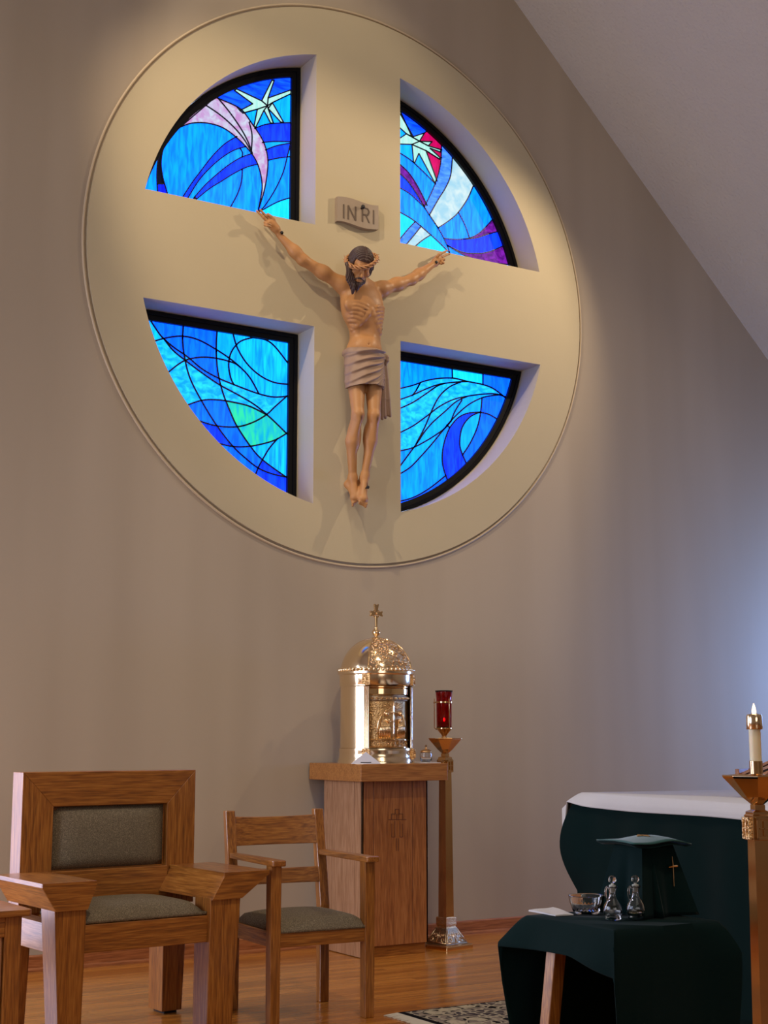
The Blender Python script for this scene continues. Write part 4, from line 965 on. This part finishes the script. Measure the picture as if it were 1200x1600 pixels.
# dome with ribs, hammered front and bead ring
DR = RB-.004; dome = [(DR*math.cos(a), .546+.206*math.sin(a)) for a in np.linspace(0, PI/2-.05, 18)]
MB().lathe(dome, 72).build('dome', M['paleg'], t, smooth=True)
for ph in (-44, 44, 136, -136):
    a = PHI(ph); MB().tube([(math.cos(a)*(r+.002), math.sin(a)*(r+.002), z+.001) for r, z in dome], .0055, 6).build('dome_rib', M['gold'], t, smooth=True)
mb = MB()
for i in range(190):
    ph = rng.uniform(-41, 41); e = rng.uniform(.06, 1.28)
    a = PHI(ph*(1-.0*e)); r = DR*math.cos(e); z = .546+.206*math.sin(e)
    s_ = rng.uniform(.004, .0085); mb.ball((math.cos(a)*(r+.001), math.sin(a)*(r+.001), z), s_, 7, 5)
for k in range(9):
    e = .12+k*.13; mb.tube([(math.cos(PHI(p))*DR*math.cos(e+.05*math.sin(p*.4)), math.sin(PHI(p))*DR*math.cos(e+.05*math.sin(p*.4)), .547+.206*math.sin(e+.05*math.sin(p*.4))) for p in np.linspace(-41, 41, 24)], .0028, 5)
o = mb.build('dome_relief', M['gold'], t, smooth=True); o['kind'] = 'stuff'
mb = MB()
for k in range(52): a = 2*PI*k/52; mb.ball((math.cos(a)*(RB+.006), math.sin(a)*(RB+.006), .556), (.009, .009, .012), 7, 5)
o = mb.build('bead_ring', M['paleg'], t, smooth=True); o['kind'] = 'stuff'
fin = MB().lathe([(.0, .742), (.032, .745), (.026, .758), (.012, .762), (.012, .766), (.022, .778), (.026, .790), (.022, .802), (.010, .812), (.014, .818), (.009, .826), (.0, .828)], 20).build('finial', M['gold'], t, smooth=True)
cr = MB(); cz = .905
cr.add([(-.006, -.005, .822), (.006, -.005, .822), (.009, -.005, cz-.012), (-.009, -.005, cz-.012), (-.006, .005, .822), (.006, .005, .822), (.009, .005, cz-.012), (-.009, .005, cz-.012)], [(0, 1, 2, 3), (7, 6, 5, 4), (0, 4, 5, 1), (1, 5, 6, 2), (2, 6, 7, 3), (3, 7, 4, 0)])
for an in (0, 90, 180, 270):
    L_ = .056 if an == 90 else (.0 if an == 270 else .042); 
    if not L_: continue
    c_, s_ = math.cos(R_(an)), math.sin(R_(an)); P = [(0, -.007), (L_, -.017), (L_+.004, -.012), (L_-.002, 0), (L_+.004, .012), (L_, .017), (0, .007)]
    cr.prism(P, -.006, .006, lambda u, v, w: (u*c_-v*s_, w, cz+u*s_+v*c_))
cr.tube([(.024*math.cos(a), 0, cz+.024*math.sin(a)) for a in np.linspace(0, 2*PI, 20, endpoint=False)], .0045, 6, closed=True); cr.ball((0, -.006, cz), .009, 8, 6)
cr.build('cross', M['gold'], t, bevel=.0015)

# small things on the pedestal top
o = MB().add([(-.09, 0, 0), (.09, 0, 0), (0, .0, .068), (-.085, .03, .0), (.085, .03, 0), (0, .028, .066)], [(0, 1, 2), (3, 5, 4), (0, 2, 5, 3), (1, 4, 5, 2)]).build('folded_card', M['paper'], None)
o.location = at(572, 1190, -.60); o.location.z = 1.101; o.rotation_euler = (0, 0, R_(-22)); tag(o, 'white folded paper card standing before the gold tabernacle', 'card')
MB().box(-.032, .030, -.0012, -.0004, .006, .010).build('printed_line', M['ink'], o)
p = at(672, 1188, -.44); 
def napkin(nm, pts, z, label, cat, mat='white', th=.003):
    c = sum((Vector((a, b, 0)) for a, b in pts), Vector())/len(pts)
    vs = []; k = 7; A, Bq, C_, D_ = [Vector((a-c.x, b-c.y)) for a, b in pts]
    for j in range(k+1):
        for i in range(k+1):
            u, v = i/k, j/k; q = (A*(1-u)+Bq*u)*(1-v)+(D_*(1-u)+C_*u)*v; vs.append((q.x, q.y, th+.0015*math.sin(5*u+3*v)*math.sin(4*v+1)+.0015))
    fs = [(j*(k+1)+i, j*(k+1)+i+1, (j+1)*(k+1)+i+1, (j+1)*(k+1)+i) for j in range(k) for i in range(k)]
    m = len(vs); vs += [(x, y, 0) for x, y, z_ in vs]; ring = list(range(k+1))+[j*(k+1)+k for j in range(1, k+1)]+[k*(k+1)+i for i in range(k-1, -1, -1)]+[j*(k+1) for j in range(k-1, 0, -1)]
    fs += [(ring[a], ring[(a+1) % len(ring)], m+ring[(a+1) % len(ring)], m+ring[a]) for a in range(len(ring))]+[tuple(m+r for r in ring)[::-1]]
    o = MB().add(vs, fs).build(nm, M[mat], None, autos=50); o.location = (c.x, c.y, z); return tag(o, label, cat)
napkin('purificator', [(.13, -.60), (.24, -.60), (.245, -.45), (.135, -.44)], 1.1005, 'small white cloth under the glass jar on the pedestal', 'cloth')
t = thing('ablution_jar', 'little clear glass jar with brass lid beside the tabernacle', 'jar', (.185, -.52, 1.106))
MB().lathe([(0, 0), (.030, 0), (.036, .008), (.038, .045), (.032, .055), (.034, .058), (.032, .058), (.029, .054), (.034, .044), (.032, .01), (0, .006)], 24).build('glass_body', M['clear'], t, smooth=True)
MB().lathe([(0, .058), (.036, .058), (.034, .066), (.02, .074), (.008, .078), (0, .078)], 24).build('lid', M['brass'], t, smooth=True)
mb = MB().ball((0, 0, .083), .006, 8, 6); mb.box(-.002, .002, -.002, .002, .085, .104); mb.box(-.009, .009, -.002, .002, .094, .098); mb.build('lid_cross', M['brass'], t)

# ------------------------------------------------------------------ brass candle stands
def candle_stand(label, loc, top, rz, tilt=0):
    t = thing('candle_stand', label, 'candle stand', loc, rz, 'tall brass candle stands'); t.rotation_euler = (tilt, 0, rz)
    Q = PI/4
    def sq(prof, name, mat, bev=0):    # square cross-section lathe
        m = MB().lathe([(r*math.sqrt(2), z) for r, z in prof], 4, a0=Q, a1=Q+2*PI); return m.build(name, M[mat], t, bevel=bev)
    sq([(0, 0), (.114, 0), (.114, .018), (.109, .024), (.102, .026), (0, .026)], 'base_plate', 'brass', .002)
    sq([(.100, .026), (.090, .030), (.046, .118), (0, .118)], 'base', 'bronze_dark')
    # scrollwork on the pyramid
    for k in range(4):
        mb = MB(); X = Matrix.Rotation(k*PI/2, 3, 'Z'); 
        def on(u, v): z = .034+v*.078; h = .090+(.046-.090)*v; return X @ Vector((u*h, -h-.001, z))
        for s_ in (-1, 1):
            for c_, cv, r in ((.55, .22, .17), (.25, .52, .16), (.62, .60, .10)):
                P = [on(s_*(c_+r*(1-i/22)*math.cos(i*.42)), cv+r*(1-i/22)*math.sin(i*.42)*1.1) for i in range(15)]; mb.tube(P, .0028, 5)
            mb.tube([on(s_*.93, .03), on(s_*.9, .5), on(s_*.86, .97)], .003, 5)
        mb.tube([on(-.9, .04), on(0, .06), on(.9, .04)], .003, 5); mb.tube([on(0, .1), on(0, .9)], .0025, 5); mb.build('scrollwork', M['paleg'], t, smooth=True)
    sq([(.046, .118), (.040, .124), (.040, .130), (.044, .134), (.044, .176), (.040, .182), (0, .182)], 'lower_collar', 'gold_rough', .002)
    sq([(.033, .18), (.027, top-.205), (0, top-.205)], 'pole', 'brass')
    for k in range(4):
        X = Matrix.Rotation(k*PI/2, 3, 'Z'); mb = MB(); z0 = top-.205; z1 = top-.135
        for a, b, c_, d in ((-.026, .026, 0, .008), (-.026, .026, .062, .070), (-.026, -.019, 0, .07), (.019, .026, 0, .07), (-.003, .003, .012, .06), (-.016, .016, .033, .038)):
            mb.box(a, b, -.046, -.036, z0+c_, z0+d, X.to_4x4())
        mb.box(-.026, .026, -.040, -.032, z0, z1, X.to_4x4()); mb.build('crest_plate', M['gold_rough' if k % 2 else 'brass'], t, bevel=.0008)
    sq([(0, top-.212), (.034, top-.208), (.034, top-.130), (.030, top-.125), (.030, top-.118), (.018, top-.112), (.018, top-.095), (0, top-.095)], 'neck', 'brass', .001)
    n = 8; prof = [(.016, top-.098), (.050, top-.070), (.106, top-.010), (.110, top-.004), (.110, top), (.102, top), (.05, top-.045), (.012, top-.06), (0, top-.06)]
    MB().lathe(prof, n, a0=PI/8, a1=PI/8+2*PI).build('drip_bowl', M['brass'], t, bevel=.0015)
    MB().lathe([(0, top-.062), (.014, top-.062), (.012, top-.01), (.020, top), (.0, top)], 16).build('spike_cup', M['brass'], t, autos=40)
    return t
s1 = candle_stand('tall square brass candle stand behind the pedestal holding the red lamp', (.385, -.43, 0), 1.25, R_(12), 0)
s2 = candle_stand('tall square brass candle stand in front of the altar holding the cream candle', (-1.105, -4.45, 0), 1.13, R_(-21), 0)
t = thing('sanctuary_lamp', 'red glass sanctuary lamp in a brass cradle on the stand by the pedestal', 'lamp', (.378, -.432, 1.25))
MB().lathe([(0, 0), (.020, 0), (.014, .012), (.020, .022), (.046, .052), (.050, .056), (.050, .062), (.044, .062), (0, .055)], 28).build('cradle', M['brass'], t, autos=40)
MB().lathe([(0, .062), (.047, .062), (.048, .24), (.052, .275), (.056, .290), (.052, .290), (.048, .275), (.044, .24), (.043, .068), (0, .068)], 36).build('red_glass', M['red_glass'], t, smooth=True)
MB().lathe([(0, .069), (.034, .069), (.034, .10), (0, .10)], 20).build('votive_wax', plain('red_lit_wax', (.8, .1, .1), .5), t, autos=40)
MB().ball((0, 0, .112), (.006, .006, .011), 10, 8).build('flame', M['redwax'], t, smooth=True)
MB().lathe([(.0495, .213), (.054, .214), (.054, .222), (.0495, .223)], 36).build('ring', M['brass'], t, autos=40)
for k in range(3):
    a = 2*PI*k/3+.5; c, s_ = math.cos(a), math.sin(a); mb = MB(); mb.tube([(c*.046, s_*.046, .05), (c*.060, s_*.060, .06), (c*.060, s_*.060, .20), (c*.060, s_*.060, .24)], .0028, 6); mb.ball((c*.060, s_*.060, .216), .006, 8, 6); mb.build('upright', M['brass'], t, smooth=True)
t = thing('altar_candle', 'thick cream candle with brass follower and small flame on the stand', 'candle', (-1.105, -4.45, 1.13))
MB().lathe([(0, 0), (.028, 0), (.0215, .004), (.0215, .045), (.019, .046), (.0, .046)], 28).build('socket', M['brass'], t, autos=40)
MB().lathe([(0, .02), (.0190, .02), (.0195, .185), (0, .186)], 28).build('wax', M['wax'], t, autos=40)
MB().lathe([(.0255, .148), (.0262, .149), (.0255, .19), (.023, .196), (.016, .198), (.008, .199), (.008, .196), (.015, .195), (.022, .19), (.024, .15)], 32).build('follower', M['paleg'], t, autos=50)
MB().lathe([(0, .190), (.0055, .197), (.0075, .206), (.0055, .218), (.002, .230), (0, .233)], 12).build('flame', M['flame'], t, smooth=True)
pl_ = bpy.data.lights.new('candle_light', 'POINT'); pl_.energy = .5; pl_.color = (1, .62, .3); pl_.shadow_soft_size = .01; plo = bpy.data.objects.new('candle_light', pl_); COL.objects.link(plo); plo.parent = t; plo.location = (0, 0, .245)

# ------------------------------------------------------------------ cloths
def drape(name, mat, parent, hx, hy, z, drop, flare, waves, n=64, th=.004, nt=22, rc=.012, crown=0):
    """cloth over a rectangle: drop(side, u) in m, side 0 front(-y) 1 right 2 back 3 left; u runs 0..1 along the side"""
    per = []
    for side in range(4):
        for i in range(n):
            u = i/n
            if side == 0: p = (-hx+2*hx*u, -hy); nn = (0, -1)
            elif side == 1: p = (hx, -hy+2*hy*u); nn = (1, 0)
            elif side == 2: p = (hx-2*hx*u, hy); nn = (0, 1)
            else: p = (-hx, hy-2*hy*u); nn = (-1, 0)
            L_ = (2*hx if side % 2 == 0 else 2*hy); du = min(u, 1-u)*L_; cw = math.exp(-(du/.07)**2)
            cx_ = (1 if p[0] > 0 else -1); cy_ = (1 if p[1] > 0 else -1); corner = ((0, 0) if cw < .02 else (cx_*.7, cy_*.7))
            per.append((p, nn, cw, corner, side, u, L_))
    vs = []; fs = []; K = len(per)
    for j in range(nt+1):
        for p, nn, cw, co_, side, u, L_ in per:
            D_ = drop(side, u); s_ = j/nt*D_
            e = 1-math.exp(-s_/rc); fl = flare(side, u, s_); wv = waves*math.sin(u*L_*17+side*1.7)*min(1, s_/.25)*(1-cw)
            ox = nn[0]*(1-cw)+co_[0]*cw*1.35; oy = nn[1]*(1-cw)+co_[1]*cw*1.35
            o_ = e*.006+fl+wv; vs.append((p[0]+ox*o_, p[1]+oy*o_, z-max(0, s_-rc*.35*e)))
    for j in range(nt):
        for i in range(K): i2 = (i+1) % K; fs.append((j*K+i, j*K+i2, (j+1)*K+i2, (j+1)*K+i))
    fs.append(tuple(range(K))[::-1])
    o = MB().add(vs, fs).build(name, mat, parent, autos=70); 
    md = o.modifiers.new('solid', 'SOLIDIFY'); md.thickness = th; md.offset = -1
    return o
# altar
AR = R_(-9); AC = Vector((.30, -1.85, 0)); ax = Vector((math.cos(AR), math.sin(AR), 0)); ay = Vector((-math.sin(AR), math.cos(AR), 0))
HXA, HYA = .55, 1.2; ac = AC+ax*HXA-ay*HYA
t = thing('altar', 'large altar table hidden under green and white cloths', 'altar', ac, AR)
MB().box(-HXA+.012, HXA-.012, -HYA+.012, HYA-.012, .905, .950).build('table_top', M['oak_y'], t)
for sx in (-1, 1):
    for sy in (-1, 1): a, b = sorted((sx*(HXA-.05), sx*(HXA-.17))); c, d = sorted((sy*(HYA-.05), sy*(HYA-.17))); MB().box(a, b, c, d, 0, .905).build('leg', M['oak_z'], t)
cornerleft = lambda side, u: (side == 2 and u > .85) or (side == 3 and u < .12)
def gflare(side, u, s_):
    L_ = 2*HXA if side % 2 == 0 else 2*HYA; du = min(u, 1-u)*L_; cw = math.exp(-(du/.09)**2)
    return .012*min(1, s_/.3)+cw*(.070*max(0, math.sin(min(PI, s_/.50*PI)))+.012)
g = drape('green_frontal', M['green'], None, HXA, HYA, .955, lambda s, u: .935, gflare, .010, n=70, nt=30); g.location = ac; g.rotation_euler = (0, 0, AR)
tag(g, 'long dark green cloth covering the altar down to the floor', 'cloth')
def wdrop(side, u):
    if side == 3: return .074+.006*math.sin(u*9)+.012*u-.020*math.exp(-((u)/.03)**2)
    if side == 2: return .11+.17*math.exp(-((1-u)*1.1/.06)**2)
    return .12
def wflare(side, u, s_):
    L_ = 2*HXA if side % 2 == 0 else 2*HYA; du = min(u, 1-u)*L_; cw = math.exp(-(du/.10)**2); return .012*min(1, s_/.05)+cw*.075*min(1, s_/.09)
w_ = drape('white_altar_cloth', M['white'], None, HXA+.004, HYA+.004, .966, wdrop, wflare, .004, n=90, nt=12, rc=.014, th=.003); w_.location = ac; w_.rotation_euler = (0, 0, AR)
tag(w_, 'white linen cloth spread over the top of the altar', 'cloth')
# book stand on the altar
bs = at(1216, 1236, -2.85); t = thing('missal_stand', 'sloping wooden book stand on the altar behind the cream candle', 'book stand', (bs.x, bs.y, .972), R_(-62))
for k, (a, b, z) in enumerate(((0, .02, .05), (.02, .036, .055), (.036, .05, .06))):
    MB().prism([(-.14, z+a*1.0), (.16, z+a+.13), (.16, z+a+.145), (-.14, z+a+.014)], -.17+.01*k, .17-.01*k, lambda u, v, w: (u, w, v)).build('sloping_board', M['oak_y' if k % 2 == 0 else 'pale_oak_y'], t, bevel=.001)
MB().prism([(-.13, 0), (.15, 0), (.15, .17), (-.13, .045)], -.15, .15, lambda u, v, w: (u, w, v)).build('wedge_body', M['oak_x'], t, bevel=.002)
MB().box(-.158, -.138, -.17, .17, .04, .13).build('ledge', M['oak_y'], t, bevel=.002)

# credence table
TX0, TX1, TY0, TY1 = -1.882, -1.478, -4.632, -4.225; ZT = .71; tc = Vector(((TX0+TX1)/2, (TY0+TY1)/2, 0)); hx, hy = (TX1-TX0)/2, (TY1-TY0)/2
t = thing('credence_table', 'small oak table with splayed legs under the dark green cloth', 'table', tc)
MB().box(-hx+.006, hx-.006, -hy+.006, hy-.006, ZT-.035, ZT-.005).build('table_top', M['oak_x'], t)
for sx in (-1, 1):
    for sy in (-1, 1):
        a = Vector((sx*(hx-(.030 if sy > 0 else .15)), (hy-.115) if sy > 0 else -(hy-.06), ZT-.035)); b = Vector((sx*(hx+.055) if sy > 0 else sx*(hx-.13), (hy-.10) if sy > 0 else -(hy-.045), 0)); w1 = .022; w2 = .021
        q = [(b.x+i*w2, b.y+j*w2, 0) for j in (-1, 1) for i in (-1, 1)]+[(a.x+i*w1, a.y+j*w1, a.z) for j in (-1, 1) for i in (-1, 1)]
        MB().add(q, [(0, 2, 3, 1), (4, 5, 7, 6), (0, 1, 5, 4), (1, 3, 7, 5), (3, 2, 6, 7), (2, 0, 4, 6)]).build('leg', M['oak_z'], t, bevel=.003)
def sm(a, b, x): x = max(0, min(1, (x-a)/(b-a))); return x*x*(3-2*x)
def tdrop(side, u):
    if side == 3: return .098-.006*math.sin(u*PI)+.035*sm(.55, 1, u)
    if side == 0: return .16+(.60-.16)*sm(.0, .05, u)
    if side == 2: return .60-(.60-.13)*sm(.93, 1, u)
    return .60
def tflare(side, u, s_):
    L_ = 2*hx; du = min(u, 1-u)*L_; cw = math.exp(-(du/.055)**2); fl = cw*(.055 if side in (2, 3) and not (side == 2 and u < .5) else .036)
    if (side == 0 and u < .3) or (side == 3 and u > .7): fl = cw*.006
    return .008*min(1, s_/.1)+fl*min(1, s_/.085)-(.03*sm(.1, .6, s_) if cw > .3 else 0)*cw+(.022*sm(0, .11, s_) if side == 3 else 0)*(1-cw)
g = drape('table_cloth', M['green'], None, hx, hy, ZT, tdrop, tflare, .004, n=56, nt=26, rc=.010, th=.003); g.location = tc
tag(g, 'dark green cloth over the small table, its near side hanging short', 'cloth')
# things on it
ZC_ = ZT+.002
def onT(px, py): p = atz(px, py, ZC_); return (p.x, p.y)
napkin('finger_towel', [onT(826, 1424), onT(868, 1431.5), onT(896, 1430), onT(864, 1419.5)], ZC_, 'folded white towel at the corner of the green covered table', 'cloth')
bx_, by_ = onT(917, 1428); t = thing('glass_bowl', 'low cut glass bowl on the green covered table', 'bowl', (bx_, by_, ZC_+.001))
prof = [(r*1.14, z*1.16) for r, z in [(0, 0), (.030, 0), (.036, .006), (.044, .030), (.049, .046), (.0505, .0475), (.0490, .048), (.0465, .046), (.041, .030), (.033, .010), (0, .007)]]
k = 48; vs = []; fs = []
for r, z in prof:
    for i in range(k):
        a = 2*PI*i/k; rr = r*(1+(.045*abs(math.sin(a*12)) if .006 <= z <= .042 and r > .034 else 0)); vs.append((rr*math.cos(a), rr*math.sin(a), z))
fs = [(j*k+i, j*k+(i+1) % k, (j+1)*k+(i+1) % k, (j+1)*k+i) for j in range(len(prof)-1) for i in range(k)]
MB().add(vs, fs).build('bowl', M['clear'], t, smooth=True)
def cruet(px, py, label, liquid):
    x, y = onT(px, py); t = thing('cruet', label, 'cruet', (x, y, ZC_+.001), R_(8), 'glass cruets on the small table')
    out = [(0, 0), (.018, 0), (.024, .004), (.021, .009), (.027, .018), (.0285, .030), (.025, .044), (.015, .060), (.0105, .070), (.0100, .082), (.0130, .092), (.0155, .097)]
    inn = [(.0140, .096), (.0112, .091), (.0085, .082), (.0090, .070), (.0132, .060), (.0228, .044), (.0262, .030), (.0245, .018), (.018, .012), (0, .010)]
    k = 32; vs = []; prof = out+inn
    for r, z in prof:
        for i in range(k): a = 2*PI*i/k; lip = max(0, math.cos(a))**6*.006 if z > .09 else 0; fac = 1+(.03*math.cos(a*10) if .015 < z < .05 and (r, z) in out else 0); vs.append(((r*fac+lip)*math.cos(a), r*fac*math.sin(a), z))
    MB().add(vs, [(j*k+i, j*k+(i+1) % k, (j+1)*k+(i+1) % k, (j+1)*k+i) for j in range(len(prof)-1) for i in range(k)]).build('glass_body', M['clear'], t, smooth=True)
    P = [(-.0125, 0, .091), (-.022, 0, .098), (-.030, 0, .090), (-.031, 0, .076), (-.025, 0, .062), (-.0165, 0, .058)]; P = [tuple(p) for p in smooth3([np.array(p) for p in P], 4)]
    MB().tube(P, .0034, 8).build('handle', M['clear'], t, smooth=True)
    st = MB().lathe([(0, .080), (.0068, .080), (.0098, .100), (.0105, .101), (.004, .103), (.0035, .106)], 20).build('stopper', M['cork'], t, smooth=True)
    MB().ball((0, 0, .1175), .0118, 16, 12).build('stopper_ball', M['clear'], st, smooth=True)
    if liquid: MB().lathe([(0, .0105), (.0178, .0125), (.0240, .0185), (.0250, .022), (0, .022)], 24).build('wine', M['liquid'], t, smooth=True)
cruet(958, 1438, 'empty glass cruet next to the cut glass bowl', False); cruet(994, 1437, 'glass cruet with a little pale wine next to the veil', True)
# veiled chalice
vx, vy = onT(1020, 1428); vx, vy = -1.556, -4.400; hs = .066
t = thing('veiled_chalice', 'chalice hidden under a dark green veil with a gold cross, on the small table', 'chalice', (vx, vy, ZC_))
k = 96; vs = []; fs = []; nt = 18; hv = .208
for j in range(nt+1):
    s_ = j/nt
    for i in range(k):
        a = 2*PI*i/k; sq = 1/max(abs(math.cos(a)), abs(math.sin(a))); sq = sq**.85
        cw = max(0, (sq-1)/.34)
        r = hs*sq*(1+.05*s_)+s_*(.020+.045*cw)+.008*s_*math.sin(a*7+1)*(1-cw*.5)
        vs.append((r*math.cos(a), r*math.sin(a), hv*(1-s_)+.002-.004*cw*s_*0))
fs = [(j*k+i, j*k+(i+1) % k, (j+1)*k+(i+1) % k, (j+1)*k+i) for j in range(nt) for i in range(k)]+[tuple(range(k))[::-1]]
MB().add(vs, fs).build('veil', M['green'], t, autos=60, solid=.002)
mb = MB(); vs = []
for j in range(9):
    s_ = j/8; z = .186*(1-s_)+.002; w_ = .004+.017*s_**.8; y_ = -(hs*(1+.05*s_)+s_*.030)-.001
    vs += [(-.030-w_+.0*s_, y_+.004, z), (-.030-.1*w_, y_-.004-.012*s_, z), (-.030+w_, y_+.004, z)]
mb.add(vs, [(3*j+k_, 3*j+k_+1, 3*j+4+k_, 3*j+3+k_) for j in range(8) for k_ in range(2)]).build('veil_fold', M['green'], t, smooth=True, solid=.0015)
MB().lathe([(0, 0), (.05, 0), (.048, .006), (.012, .02), (.010, .07), (.016, .085), (.010, .1), (.03, .12), (.042, .15), (.044, .19), (.04, .19), (.038, .152), (0, .125)], 28).build('cup', M['gold'], t, smooth=True)
mb = MB(); cxv = .045
def vf(x, z): s_ = (hv-z)/hv; return (x, -(hs*(1+.05*s_)+s_*.028)-.005, z)
for P in ([vf(cxv+.002, .176), vf(cxv+.001, .15), vf(cxv-.003, .115), vf(cxv-.006, .088)], ): mb.tube(P, [.0015, .0026, .0022, .0014], 6)
mb.tube([vf(cxv-.018, .146), vf(cxv, .147), vf(cxv+.018, .147)], .0030, 6); mb.build('gold_cross', M['gold'], t)
o = thing('burse', 'flat green burse with a small gold cross lying on the veiled chalice', 'burse', (vx, vy-.0, ZC_+hv+.0095), R_(-6))
n = 10; vs = []
for j in range(n+1):
    for i in range(n+1):
        u = i/n*2-1; v = j/n*2-1; vs.append((u*.108, v*.100, .006+.010*(1-v*v)*(1-.6*u*u)-.006*u*u+.004*math.sin(u*4)))
fs = [(j*(n+1)+i, j*(n+1)+i+1, (j+1)*(n+1)+i+1, (j+1)*(n+1)+i) for j in range(n) for i in range(n)]
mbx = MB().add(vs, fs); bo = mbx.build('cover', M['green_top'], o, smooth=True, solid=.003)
MB().add([(x, y, z-.012 if abs(x) < .1 else z-.004) for x, y, z in vs], fs).build('lower_cover', M['green'], o, smooth=True, solid=.002)
mb = MB().tube([(-.002, -.035, .0195), (0, .0, .020), (0, .03, .0195)], .0022, 5); mb.tube([(-.022, .004, .0185), (0, .004, .020), (.022, .004, .0185)], .0024, 5); mb.build('gold_cross', M['gold'], o)

# ------------------------------------------------------------------ rug
def rug_mat():
    m, nt, b, L = newmat('persian_rug_pile'); mp = coords(nt, (1, 1, 1))
    n0 = N(nt, 'ShaderNodeTexNoise'); n0.inputs['Scale'].default_value = 7; n0.inputs['Detail'].default_value = 2; L.new(mp.outputs[0], n0.inputs['Vector'])
    ad = N(nt, 'ShaderNodeMix', data_type='RGBA'); ad.inputs[0].default_value = .12; L.new(mp.outputs[0], ad.inputs[6]); L.new(n0.outputs['Color'], ad.inputs[7])
    v1 = N(nt, 'ShaderNodeTexVoronoi'); v1.inputs['Scale'].default_value = 9; L.new(ad.outputs[2], v1.inputs['Vector'])
    v2 = N(nt, 'ShaderNodeTexVoronoi', feature='DISTANCE_TO_EDGE'); v2.inputs['Scale'].default_value = 22; L.new(ad.outputs[2], v2.inputs['Vector'])
    cr = N(nt, 'ShaderNodeValToRGB'); cr.color_ramp.interpolation = 'CONSTANT'; e = cr.color_ramp.elements; e[0].position = 0; e[0].color = lin((192, 178, 150)); e[1].position = .32; e[1].color = lin((30, 26, 28)); q = e.new(.45); q.color = lin((138, 124, 112)); q = e.new(.62); q.color = lin((70, 62, 66))
    L.new(v1.outputs['Distance'], cr.inputs[0])
    c2 = N(nt, 'ShaderNodeValToRGB'); c2.color_ramp.interpolation = 'CONSTANT'; c2.color_ramp.elements[0].color = (1, 1, 1, 1); c2.color_ramp.elements[1].position = .09; c2.color_ramp.elements[1].color = (0, 0, 0, 1); L.new(v2.outputs['Distance'], c2.inputs[0])
    mx = N(nt, 'ShaderNodeMix', data_type='RGBA'); L.new(c2.outputs[0], mx.inputs[0]); L.new(cr.outputs[0], mx.inputs[6]); mx.inputs[7].default_value = lin((176, 164, 140)); L.new(mx.outputs[2], b.inputs['Base Color'])
    b.inputs['Roughness'].default_value = .95; b.inputs['Specular IOR Level'].default_value = .05; return m
rx0, rx1, ry0, ry1 = -1.0, -.12, -4.1, -2.075
t = thing('area_rug', 'patterned black and cream rug with pale fringe in front of the altar', 'rug', ((rx0+rx1)/2, (ry0+ry1)/2, 0)); cx_, cy_ = (rx0+rx1)/2, (ry0+ry1)/2
MB().box(rx0+.035-cx_, rx1-cx_, ry0+.03-cy_, ry1-.008-cy_, .0, .0075).build('pile', rug_mat(), t)
mb = MB().box(rx0-cx_, rx0+.035-cx_, ry0-cy_, ry1-cy_, 0, .008); mb.box(rx0+.035-cx_, rx1-cx_, ry1-.008-cy_, ry1-cy_, 0, .008); mb.build('border', plain('black_rug_border', lin((22, 19, 22)), .95, spec=.05), t)
mb = MB(); y = ry0
while y < ry1:
    L_ = rng.uniform(.06, .08); mb.tube([(rx0-cx_, y-cy_, .005), (rx0-L_*.5-cx_, y-cy_+rng.uniform(-.004, .004), .004), (rx0-L_-cx_, y-cy_+rng.uniform(-.008, .008), .0025)], [.0035, .003, .002], 5); y += .0085
o = mb.build('fringe', plain('cream_fringe', lin((206, 196, 176)), .9), t); o['kind'] = 'stuff'
